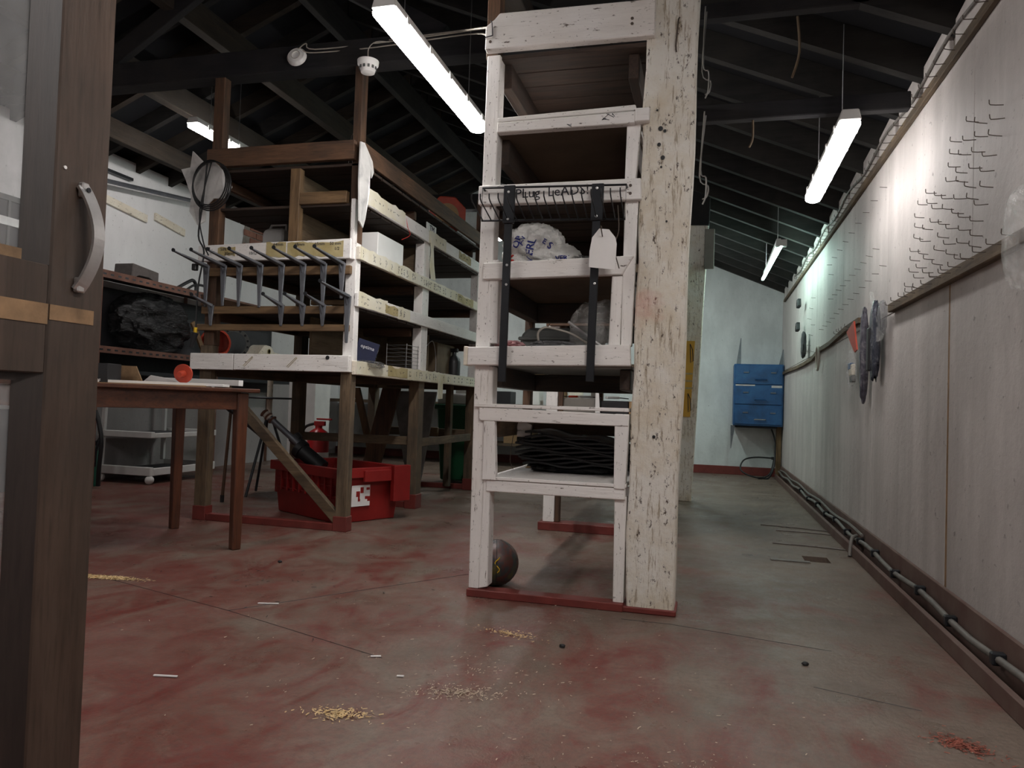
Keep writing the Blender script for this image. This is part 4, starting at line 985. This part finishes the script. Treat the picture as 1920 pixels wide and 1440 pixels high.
cb(-.045,-.02,.16,.36,Hc-.085,Hc-.015,'handle_grip'); cb(Lx-.0,Lx+.03,.02,.2,.12,Hc,'folded_lid'); cb(-.06,-.02,Ly-.10,Ly+.03,.12,Hc+.01,'folded_lid')
B().prism([(.10,.115),(.235,.12),(.24,.24),(.11,.235)],'x',-.001,.0).obj('x',PAPERW,None); bpy.data.objects.remove(bpy.data.objects['x'])
b=B().box(.006,.010,.10,.235,.10,.235,Mc); st=b.obj('torn_sticker',PAPERW,cr)
b=B(); rr=random.Random(4)
for k in range(7):
    y=.125+.09*rr.random()+.01*k*.2; z=.12+.095*rr.random(); b.box(.0045,.006,y,y+.008+rr.random()*.02,z,z+.010+.03*rr.random(),Mc)
b.obj('sticker_tear',REDCR,cr,0,'stuff')
for k,(p,q,r,m,l) in enumerate((((-2.58,4.35,.42),(-2.80,4.28,.62),.020,STEELGREY,'grey tube tool standing out of the red crate'),((-2.50,4.42,.30),(-2.66,4.40,.47),.034,RUBBER,'thick black hose end in the red crate'),((-2.40,4.30,.30),(-2.56,4.30,.41),.05,RUBBER,'black rubber bundle lying on top inside the red crate'),((-2.50,4.24,.28),(-2.90,4.02,.66),.016,BLACKM,'long black rod leaning out of the red crate'))):
    t=thing('tube_tool',l,'tool',tuple(Vector(p)))
    B().tube([p,q],r,10).obj('tube',m,t)
    d=(Vector(q)-Vector(p)).normalized(); B().tube([Vector(q)-d*.01,Vector(q)+d*.03],r*1.25,10).obj('collar',CABLEW if k==0 else m,t)
for k in range(3): 
    pass
sp_=thing('coil_spring','rusty collar rings at the end of the grey tube tool','tool',(-2.8,4.28,.60))
for k in range(3):
    B().lathe([(.026,-.006),(.032,0),(.026,.006)],(0,0,0),14,MR((-2.775-.025*k,4.285-.01*k,.60+.022*k),0,-.85)).obj('ring',RUST,sp_)
fx=thing('fire_extinguisher','red fire extinguisher standing behind the red crate','fire extinguisher',(-3.18,5.6,0))
B().lathe([(.085,0),(.09,.02),(.09,.42),(.075,.47),(.03,.50),(.03,.52)],(-3.18,5.6,.0),24).obj('cylinder',REDX,fx)
B().lathe([(.0912,.20),(.0912,.30)],(-3.18,5.6,0),24).obj('label',WHITEPL,fx)
B().box(-3.22,-3.12,5.585,5.615,.52,.56).obj('valve',REDX,fx,.004); B().box(-3.20,-3.06,5.59,5.61,.57,.585).obj('lever',REDX,fx,.003)
B().tube(smooth_path([(-3.21,5.6,.54),(-3.30,5.58,.50),(-3.32,5.58,.38),(-3.29,5.58,.24)],4),.012,7).obj('hose',RUBBER,fx)
wn=thing('wheelie_bin','dark green wheeled bin at the back corner of the shelving unit','bin',(-2.25,6.75,0))
b=B(); b.add([(-2.38,6.42,.04),(-2.05,6.42,.04),(-2.05,6.85,.04),(-2.38,6.85,.04),(-2.42,6.38,.72),(-2.03,6.38,.72),(-2.03,6.95,.72),(-2.42,6.95,.72)],[(0,3,2,1),(4,5,6,7),(0,1,5,4),(1,2,6,5),(2,3,7,6),(3,0,4,7)]); b.obj('body',GREENB,wn,.012)
B().box(-2.44,-2.01,6.36,6.97,.69,.74).obj('lid',GREENB,wn,.01)
for x in (-2.40,-2.04): B().lathe([(.07,-.02),(.075,0),(.07,.02)],(0,0,0),18,MR((x,6.88,.075),0,math.pi/2)).obj('wheel',RUBBER,wn)
tag(B().box(-2.44,-2.06,6.45,6.75,.7405,.84).obj('polystyrene_slab',WHITEPL,None,.006,'thing'),'white slab resting on the green bin','slab')
def lean(nm,lab,cat,pts,y0,y1,m):
    return tag(B().prism(pts,'y',y0,y1).obj(nm,m,None,.003,'thing'),lab,cat)
lean('plank','wide brown plank leaning behind the middle leg of the shelving unit','plank',[(-2.82,0),(-2.66,0),(-2.45,.855),(-2.61,.855)],5.6,5.63,BROWN['z'])
lean('plank','narrow pale plank leaning towards the left under the shelving unit','plank',[(-2.66,0),(-2.60,0),(-2.85,.855),(-2.91,.855)],5.66,5.69,SLAT['z'])
lean('leaning_board','scuffed grey panel leaning under the shelving unit near the bin','panel',[(-2.45,0),(-2.35,0),(-2.22,.84),(-2.62,.84)],5.84,5.86,plain('scuffed_grey_panel',(.22,.23,.22),.6,0,.5,6))
stp=thing('walking_stick','brown stick leaning behind the table legs','stick',(-3.28,4.5,0))
B().tube([(-3.29,4.5,.012),(-3.26,4.52,.70)],.011,8).obj('shaft',BROWN['z'],stp); B().tube([(-3.29,4.5,.0),(-3.289,4.5,.05)],.014,8).obj('rubber_tip',RUBBER,stp)
dsk=thing('metal_disc','thin dark metal disc on a three legged stand just right of the brown table','stand',(-3.27,5.0,0))
B().lathe([(.22,0),(.225,.008),(.22,.014)],(-3.27,5.0,.735),32).obj('disc',BLACKM,dsk); B().tube([(-3.27,5.0,.95),(-3.27,5.0,.62)],.022,10).obj('neck',CREAMS['z'],dsk)
for a in (0.4,2.5,4.6): B().tube([(-3.27,5.0,.66),(-3.27+.22*math.cos(a),5.0+.22*math.sin(a),.005)],.010,6).obj('leg',BLACKM,dsk)
# ---------------------------------------------------------------- far left: slotted angle shelving
ws=thing('steel_shelving','brown slotted angle steel shelving along the left wall','shelving',(-4.8,6.3,0))
X0=-4.6
for z0,z1 in ((1.648,1.71),(1.055,1.11)):
    B().box(X0-.004,X0,4.66,7.6,z0,z1).obj('front_angle',RUST,ws,.001)
    B().box(-4.99,X0-.006,4.66,7.6,z1-.012,z1-.004).obj('shelf_sheet',DARKM,ws)
    for k in range(38):
        y0=4.70+k*.076; B().box(X0,X0+.0012,y0,y0+.034,(z0+z1)/2-.008,(z0+z1)/2+.006).obj('slot',BLACKM,ws)
for y0 in (4.66,6.1,7.56):
    B().box(X0-.006,X0-.001,y0,y0+.045,0,1.70).obj('upright_angle',RUST,ws); B().box(-4.99,-4.985,y0,y0+.045,0,1.70).obj('upright_angle',RUST,ws)
    if y0<6:
        for k in range(20): B().box(X0-.001,X0+.0005,y0+.016,y0+.028,.66+k*.052,.69+k*.052).obj('slot',BLACKM,ws)
B().box(-4.985,-4.98,4.72,7.6,.80,1.64).obj('back_sheet',DARKM,ws)
B().box(-4.98,-4.62,4.72,7.6,.90,.93).obj('lower_shelf',BLACKM,ws)
bb_=B(); bb_.blob((-4.79,5.46,1.36),(.17,.42,.25),2,.24,1.5,110,60,.85,1.112)
tag(bb_.obj('bin_bag',BAGBLK,None,0,'thing'),'bulging black bin bag on the brown steel shelving','bag')
fm=thing('foam_block','dark grey foam block with an arched underside on top of the steel shelving','block',(-4.8,5.2,1.71))
B().prism([(5.06,1.712),(5.10,1.712),(5.14,1.735),(5.26,1.735),(5.32,1.712),(5.37,1.712),(5.37,1.80),(5.07,1.83)],'x',-4.85,-4.66).obj('block',FOAM,fm,.006)
tool=thing('hand_saw','black framed tool with a looped handle at the far end of the top steel shelf','tool',(-4.7,5.85,1.715))
B().tube(smooth_path([(-4.7,5.66,1.722),(-4.7,5.80,1.80),(-4.7,5.86,1.82),(-4.7,5.90,1.78),(-4.7,5.90,1.722)],4),.016,8).obj('frame',BLACKP,tool)
B().tube(smooth_path([(-4.7,5.78,1.722),(-4.7,5.88,1.78),(-4.7,6.02,1.79),(-4.7,6.04,1.722)],4),.012,8).obj('handle',BLACKP,tool)
ob=thing('bucket','orange bucket lying on its side on the lower steel shelf','bucket',(-4.72,6.25,1.11))
M=MR((-4.58,6.06,1.25),-math.pi/2+.1,0,.55)
B().lathe([(.125,-.02),(.14,-.02),(.142,0),(.11,.22),(.001,.22),(.001,.212),(.10,.21),(.125,-.02)],(0,0,0),28,M,cap=False).obj('tub',ORANGE,ob)
fan=thing('fan_grille','grey slotted ring standing behind the orange bucket','ring',(-4.7,6.45,1.11))
M=MR((-4.66,6.45,1.28),-math.pi/2+.1,0,.55)
B().lathe([(.12,-.01),(.155,-.01),(.155,.01),(.12,.01),(.12,-.01)],(0,0,0),28,M,cap=False).obj('ring',CHAR,fan)
for k in range(14):
    a=k*math.pi/7; B().box(-.010,.010,.128,.148,-.013,-.009,M@Matrix.Rotation(a,4,'Z')).obj('slot',BLACKM,fan)
be=thing('power_tool_case','beige plastic machine cover on the far end of the steel shelving','case',(-4.7,7.1,1.11))
B().prism([(6.72,1.112),(7.45,1.112),(7.42,1.22),(7.1,1.24),(7.05,1.30),(6.93,1.31)],'x',-4.8,-4.6).obj('cover',CREAMS['y'],be,.02)
B().lathe([(.03,0),(.03,.003),(.022,.003),(.022,.0)],(0,0,0),20,MR((-4.598,6.98,1.24),0,math.pi/2)).obj('round_mark',TAPE,be)
tag(B().bar((-4.64,5.80,1.42),(-4.63,5.98,1.125),.05,.02,(1,0,0)).obj('wooden_lath',SLAT['y'],None,.002,'thing'),'wooden lath leaning right of the black bin bag','lath')
# far-left window-like cabinet seen through the door glass
gr=thing('glazed_cabinet','dark panelled cabinet on the left wall seen through the door glass','cabinet',(-4.9,3.9,1.2))
B().box(-4.985,-4.90,3.2,4.5,.0,2.14).obj('body',DARKM,gr,.003)
B().box(-4.905,-4.89,3.2,4.5,2.10,2.14).obj('top_rail',CHAR,gr)
for y0 in (3.45,3.79,4.13,4.47): B().box(-4.899,-4.889,y0-.01,y0+.01,.1,2.10).obj('mullion',CHAR,gr)
for z0 in (1.92,1.2,.6): B().box(-4.899,-4.885,3.2,4.5,z0,z0+.06).obj('pale_bar',ALU,gr)
# trolley
tr2=thing('trolley','low white two shelf steel trolley on ball castors under the steel shelving','trolley',(-4.55,5.4,0))
for z0,z1 in ((.07,.14),(.38,.43)):
    B().box(-4.93,-4.39,5.06,5.10,z0,z1).obj('front_rail',OFFWHITE,tr2,.004); B().box(-4.42,-4.39,5.10,5.85,z0,z1-.01).obj('side_rail',OFFWHITE,tr2,.004)
    B().box(-4.93,-4.42,5.10,5.85,z0+.01,z0+.025).obj('shelf',DARKM,tr2); B().box(-4.93,-4.39,5.85,5.88,z0,z1).obj('back_rail',OFFWHITE,tr2,.004)
for (x,y) in ((-4.93,5.07),(-4.43,5.80)): B().bar((x+.02,y+.02,.14),(x+.04,y+.02,.72),.035,.03,(0,1,0)).obj('upright',OFFWHITE,tr2,.003)
B().bar((-4.90,5.80,.14),(-4.90,5.80,.72),.035,.03,(0,1,0)).obj('upright',OFFWHITE,tr2,.003)
for (x,y) in ((-4.41,5.08),(-4.90,5.08),(-4.42,5.82),(-4.90,5.82)):
    B().lathe([(max(.001,.036*math.sin(math.pi*i/10)),.036-.036*math.cos(math.pi*i/10)) for i in range(11)],(x,y,.0),16).obj('ball_castor',OFFWHITE,tr2)
ge=thing('gas_cylinder','small green extinguisher with a black hose beside the trolley','cylinder',(-4.70,4.80,0))
B().lathe([(.05,0),(.055,.02),(.055,.25),(.03,.31),(.02,.32)],(-4.70,4.78,0),20).obj('cylinder',GREENX,ge)
B().box(-4.73,-4.66,4.765,4.795,.32,.36).obj('valve',BLACKM,ge,.004)
B().tube(smooth_path([(-4.66,4.78,.34),(-4.60,4.76,.40),(-4.62,4.74,.30),(-4.63,4.74,.16)],4),.010,7).obj('hose',BLACKM,ge)
b=B(); b.tube(smooth_path([(-4.57,4.66,.60),(-4.53,4.66,.50),(-4.50,4.66,.36),(-4.53,4.68,.16),(-4.55,4.70,.018)],5),.016,8)
tag(b.obj('hose',RUBBER,None,0,'thing'),'black ribbed hose hanging down beside the trolley','hose')
# far wall clutter seen under the shelving unit
fb=thing('workbench','long dark workbench against the far left corner','bench',(-4.2,8.7,0))
B().box(-4.95,-1.4,8.45,9.25,.72,.76).obj('bench_top',OLDW['x'],fb,.003)
for x in (-4.9,-3.6,-2.5,-1.45): B().box(x-.03,x+.03,8.48,8.54,0,.72).obj('leg',OLDW['z'],fb,.003)
B().box(-4.9,-1.45,8.6,9.2,.25,.28).obj('lower_shelf',OLDW['x'],fb,.003)
carton('white_cabinet','white panel cabinet standing on the floor beyond the fire extinguisher','cabinet',-4.10,-3.80,6.6,6.9,.0,1.0,OFFWHITE,False)
carton('paint_tin','cream tin on the far bench seen through the rack','tin',-1.60,-1.45,8.6,8.75,.762,1.02,CREAMS['z'],False)
for k,(x,h_,m,l) in enumerate(((-1.75,.16,CARD,'brown carton on the far bench seen through the rack'),(-2.05,.22,WHITEPL,'white carton at the middle of the far bench'),(-2.4,.15,BLACKP,'black case at the middle of the far bench'),(-2.9,.2,GREYCARD,'dusty grey carton on the far bench'))):
    carton('carton',l,'box',x-.1,x+.1,8.55,8.8,.762,.762+h_,m,k!=2)
carton('storage_crate','blue crate on the lower shelf of the far bench','crate',-1.9,-1.5,8.65,9.0,.282,.50,BLUEC,False)
carton('storage_crate','brown crate on the lower shelf of the far bench','crate',-2.4,-2.05,8.65,9.0,.282,.46,CARD,False)
# hand tools hung on back wall seen between racks
sb=thing('tool_board','brown tool board on the back wall seen through the rack','board',(-1.7,9.28,1.2))
B().box(-2.6,-1.2,9.25,9.279,1.15,1.55).obj('panel',CARD,sb,.002)
for k in range(8): B().bar((-2.5+k*.16,9.24,1.20),(-2.5+k*.16,9.24,1.42),.03,.012,(0,1,0),.015).obj('hung_tool',STEELGREY if k%2 else ORANGE,sb)

# ---------------------------------------------------------------- right side
bcab=thing('drawer_cabinet','blue steel three drawer cabinet hung in the far right corner','cabinet',(.59,9.0,.6))
CY=8.92
B().box(.285,.832,CY,YB-.03,.600,1.315).obj('carcass',BLUEC,bcab,.006)
for k in range(3):
    z0=.618+k*.232
    d=B().box(.300,.818,CY-.012,CY,z0,z0+.222).obj('drawer',BLUEC,bcab,.004)
    b=B(); b.tube([(.52,CY-.012,z0+.055),(.52,CY-.035,z0+.058),(.64,CY-.035,z0+.058),(.64,CY-.012,z0+.055)],.007,6); b.obj('pull_handle',BLUEC if k else ALU,d)
    for x in (.42,.72):
        b=B().box(x-.035,x+.035,CY-.018,CY-.012,z0+.125,z0+.165); b.obj('label_holder',BLUEC,d,.002)
        B().box(x-.028,x+.028,CY-.0195,CY-.018,z0+.13,z0+.142).obj('worn_label',STEELGREY,d)
B().box(.305,.52,CY-.014,CY-.0125,1.062,1.076).obj('bare_metal_edge',ALU,bcab); B().box(.70,.815,CY-.014,CY-.0125,1.045,1.07).obj('bare_metal_edge',ALU,bcab)
for sg_,x in ((1,.345),(1,.815)):
    b=B(); b.bar((x-.01,CY+.04,1.316),(x+.01,CY+.06,1.62 if x<.6 else 1.49),.05,.012,(0,1,0),.008); b.obj('bracket_fin',STEELGREY,bcab)
b=B(); b.bar((.285,CY+.02,.60),(.268,CY+.02,.33),.05,.012,(0,1,0),.006); b.obj('bracket_fin',STEELGREY,bcab)
B().box(.30,.78,CY+.1,YB-.03,.575,.60).obj('support_bar',BLACKM,bcab)
wpst=tag(B().box(.775,.83,CY+.12,CY+.19,.0,.60).obj('timber_post',SLAT['z'],None,.003,'thing'),'short pale timber post holding up the blue cabinet','post')
cbz=thing('power_cable','black cable looped on the floor under the blue cabinet','cable',(.6,9.0,.1))
B().tube(smooth_path([(.74,9.0,.235),(.55,9.02,.235),(.42,8.98,.20),(.38,8.9,.10),(.46,8.85,.04),(.60,8.86,.012),(.70,8.90,.06),(.745,8.98,.20),(.74,9.0,.235)],6),.009,7).obj('loop',RUBBER,cbz)
B().tube(smooth_path([(.72,9.05,.57),(.76,9.02,.42),(.75,8.95,.16),(.69,8.86,.02),(.62,8.84,.012),(.57,8.80,.012)],6),.010,7).obj('lead',RUBBER,cbz)
B().box(.72,.76,8.97,9.02,.22,.25).obj('plug',BLACKP,cbz,.004)
tag(B().box(.83,.839,6.3,8.7,1.20,1.95).obj('tmpb',WALLB,None),'x','x'); bpy.data.objects.remove(bpy.data.objects['tmpb'])
# things on the right wall hooks
XW=.80
def pouch(nm,lab,cat,yc,z0,z1,wy,m,seed,extra=None,x=None,tx=.018):
    t=thing(nm,lab,cat,(XW,yc,z0))
    b=B(); b.blob((x or XW,yc,(z0+z1)/2),(tx,wy,(z1-z0)/2),seed,.16,1.6,40,28,.8); b.obj('bag',m,t)
    return t
pouch('clear_bag','clear bag of small cream and grey parts hanging under the red wall strip','bag',4.62,.92,1.14,.11,FILM,41)
t=thing('parts','small cream and grey blocks inside the hanging clear bag','parts',(XW,4.6,.96)); 
B().box(XW-.010,XW+.010,4.56,4.66,.985,1.05).obj('cream_block',CREAMS['y'],t,.004); B().box(XW-.012,XW+.008,4.60,4.68,1.02,1.06).obj('blue_block',BLUEC,t,.004); B().box(XW-.012,XW+.010,4.54,4.62,.945,.985).obj('grey_block',CHAR,t,.004)
b=B(); b.prism([(4.74,1.25),(4.52,1.29),(4.42,1.12),(4.48,1.11),(4.60,1.17)],'x',XW-.012,XW-.004)
tag(b.obj('red_tag',ORANGE,None),'red plastic strip hung on the wall lath above the clear bag','strip')
t=pouch('long_pouch','long thin purple grey rolled pouch hanging lowest on the right wall','pouch',4.28,.83,1.33,.032,POUCH,43,tx=.022)
t=pouch('dark_pouch','dark pouch with a black tool inside hanging on the right wall nearest the lath end','pouch',4.02,.93,1.33,.060,POUCHD,44,tx=.022)
B().box(XW-.030,XW-.012,4.02,4.07,.98,1.20).obj('black_tool',BLACKP,t,.006)
B().prism([(4.05,1.38),(4.14,1.40),(4.02,1.20),(3.95,1.22)],'x',XW-.006,XW-.003).obj('header_card',FILM,t)
B().prism([(3.98,1.20),(3.80,1.14),(3.84,1.12),(3.96,1.12)],'x',XW-.006,XW-.002).obj('torn_corner',FILM,t)
pouch('brown_pouch','small wrinkled brown clear bag at the lath end right of the dark pouch','bag',3.86,1.15,1.31,.05,FILMD,45)
pouch('clear_bag','shiny clear bag on the near wall lath at the right edge','bag',2.21,1.10,1.37,.085,FILM,46,tx=.03,x=.79)
rg=thing('hanging_ring','pale plastic ring hanging over the far wall lath','ring',(XW,6.0,1.12))
B().tube([(XW+.012,6.1+.07*math.cos(a*math.pi/12),1.19+.09*math.sin(a*math.pi/12)) for a in range(24)],.010,7,True).obj('ring',CABLEW,rg)
for k,(y0,z,l) in enumerate(((7.15,1.76,'upper black clip on the far nails of the right wall'),(7.2,1.55,'lower black clip on the far nails of the right wall'),(6.85,1.38,'dark pouch on the lowest far nails of the right wall'))):
    t=thing('black_clip',l,'clip',(XW,y0,z))
    if k<2:
        B().bar((XW-.02,y0-.05,z-.03),(XW-.02,y0-.03,z+.03),.04,.03,(1,0,0)).obj('jaw',BLACKP,t,.004); B().bar((XW-.02,y0+.05,z-.03),(XW-.02,y0+.03,z+.03),.04,.03,(1,0,0)).obj('jaw',BLACKP,t,.004)
        B().bar((XW-.02,y0-.05,z+.03),(XW-.02,y0+.05,z+.03),.03,.03,(1,0,0)).obj('bridge',BLACKP,t,.004)
    else: B().blob((XW-.005,y0,z-.02),(.02,.06,.11),47,.3,2,30,20).obj('bag',DARKM,t)
tag(B().prism([(6.55,1.50),(7.9,1.38),(8.2,1.45),(8.2,1.98),(6.9,2.0)],'x',.832,.838).obj('y',WALLB,None),'x','x'); bpy.data.objects.remove(bpy.data.objects['y'])
# ceiling bits
sm=thing('smoke_detector','round white detector base seen face on, fixed to the dark tie beam','detector',(-2.40,3.79,2.77))
M=MR((-2.39,3.79,2.755),math.pi/2-.25,0,.1)
B().lathe([(.058,0),(.058,.014),(.048,.024),(.046,.022),(.034,.027),(.024,.027),(.022,.023),(.0,.023)],(0,0,0),36,M).obj('base',WHITEPL,sm)
B().tube([M@Vector((.026*math.cos(a*math.pi/12),.026*math.sin(a*math.pi/12),.027)) for a in range(24)],.002,4,True).obj('ring_ridge',CABLEW,sm)
sm2=thing('smoke_detector','white domed smoke detector hanging from its cable below the tie beam','detector',(-1.885,3.70,2.58))
B().lathe([(.022,-.048),(.038,-.044),(.044,-.020),(.050,-.010),(.058,.0),(.060,.022),(.040,.028),(.0,.028)],(-1.885,3.70,2.625),32).obj('dome',WHITEPL,sm2)
for k in range(12):
    a=k*math.pi/6; B().box(.0455,.0495,-.006,.006,-.028,-.012,Matrix.Translation((-1.885,3.70,2.625))@Matrix.Rotation(a,4,'Z')).obj('vent_slot',CHAR,sm2)
B().tube(smooth_path([(-1.885,3.70,2.65),(-1.885,3.70,2.72),(-1.86,3.74,2.775),(-1.80,3.785,2.79)],4),.003,5).obj('cable',CABLEW,sm2)
for k,pts in enumerate((((-2.38,3.78,2.80),(-2.33,3.78,2.83),(-2.27,3.78,2.79),(-1.80,3.78,2.79),(-1.1,3.4,2.60),(-.88,2.74,2.23)),((-2.35,3.78,2.79),(-2.27,3.78,2.77),(-1.9,3.78,2.765),(-1.2,3.4,2.58),(-.88,2.74,2.21)),((-1.80,3.78,2.80),(-1.4,3.6,2.71),(-.88,2.74,2.245)))):
    t=B().tube(smooth_path(pts,5),.0035,5)
    tag(t.obj('ceiling_cable',CABLEW,None,0,'thing'),['topmost white cable from the round detector base to the rack','middle white cable strung from the detector base to the rack','short lower white cable from the tie beam to the rack top'][k],'cable')
for k,(p,l) in enumerate(((((.30,3.0,2.30),(.31,3.0,2.16),(.285,3.0,2.06)),'pale string dangling above the right aisle nearest the viewer'),(((.16,3.42,2.14),(.165,3.42,1.99),(.15,3.42,1.94)),'short string dangling from the tie over the right aisle'),(((-2.42,4.6,2.62),(-2.40,4.5,2.52),(-2.36,4.4,2.20)),'bent loose wire rising from the top deck of the shelving unit'))):
    tag(B().tube(smooth_path(p,4),.005 if k<2 else .0025,5).obj('loose_string',OLDW['z'] if k<2 else NAIL,None,0,'thing'),l,'string')
# ---------------------------------------------------------------- floor debris
def heap(nm,lab,cx_,cy_,rx,ry,n,m,sz,seed,ang=0):
    rr=random.Random(seed); b=B()
    for k in range(n):
        r=abs(rr.gauss(0,.45)); a=rr.random()*6.283; x0=r*rx*math.cos(a); y0=r*ry*math.sin(a)
        x=cx_+x0*math.cos(ang)-y0*math.sin(ang); y=cy_+x0*math.sin(ang)+y0*math.cos(ang)
        q=rr.random()*6.28; l=sz*(.4+rr.random()*1.3); w_=sz*(.12+.2*rr.random()); z=.0006+rr.random()*.003
        ux,uy=math.cos(q)*l/2,math.sin(q)*l/2; vx,vy=-math.sin(q)*w_/2,math.cos(q)*w_/2
        b.add([(x-ux-vx,y-uy-vy,z),(x+ux-vx,y+uy-vy,z+.001),(x+ux+vx,y+uy+vy,z+.002),(x-ux+vx,y-uy+vy,z+.001)],[(0,1,2,3)])
    o=b.obj(nm,m,None,0,'stuff'); o['label']=lab; o['category']='debris'; return o
SAW=plain('fresh_sawdust',(.66,.48,.25),.9,0,.3,40,.2); SAW2=plain('grey_sawdust',(.52,.42,.32),.9,0,.3,40,.2); RUSTD=plain('red_flakes',(.30,.09,.06),.9,0,.4,40,.2)
heap('sawdust','bright sawdust streak on the floor by the door edge',-2.37,2.46,.20,.030,5000,SAW,.008,1,.12)
heap('wood_chips','main heap of yellow wood chips at the front of the floor',-.83,1.61,.10,.05,420,SAW,.008,2,.1)
heap('wood_chips','thin scatter of chips right of the main heap',-.60,1.83,.18,.07,520,SAW2,.006,3,.2)
heap('wood_chips','chips scattered in front of the white rack',-.62,2.35,.16,.05,220,SAW,.007,4,-.2)
heap('flakes','heap of reddish flakes at the lower right of the floor',.585,1.93,.10,.06,700,RUSTD,.008,5,-.6)
heap('wood_chips','sparse chips scattered over the whole front floor',-.6,2.0,1.5,.9,420,SAW2,.006,6)
heap('wood_chips','faint chips at the bottom centre right of the floor',.0,1.6,.35,.12,260,SAW2,.005,7)
heap('grit','dark grit scattered between table and rack',-1.6,2.7,1.0,.6,90,RUBBER,.012,8)
for k,(x,y,a,l,lab) in enumerate(((-1.52,2.37,.25,.075,'longest pale splinter on the red floor left of the rack'),(-1.37,1.67,.18,.065,'pale splinter on the floor nearest the door'),(-.92,2.0,.3,.03,'short pale splinter left of the scattered chips'),(-.79,1.88,.1,.02,'tiny pale splinter beside the chip scatter'))):
    tag(B().bar((x-l/2*math.cos(a),y-l/2*math.sin(a),.003),(x+l/2*math.cos(a),y+l/2*math.sin(a),.004),.006,.003).obj('splinter',PAPERW,None,0,'thing'),lab,'splinter')
for k,(x,y,lab) in enumerate(((.30,2.38,'dark pebble of grit alone in the right aisle'),(-1.86,2.98,'dark crumb on the floor right of the table leg'),(-.42,2.28,'flat dark stain-like chip in front of the rack'))):
    tag(B().blob((x,y,.005),(.010,.008,.006),50+k,.3,2,10,6,1,.0005).obj('crumb',RUBBER,None,0,'thing'),lab,'crumb')
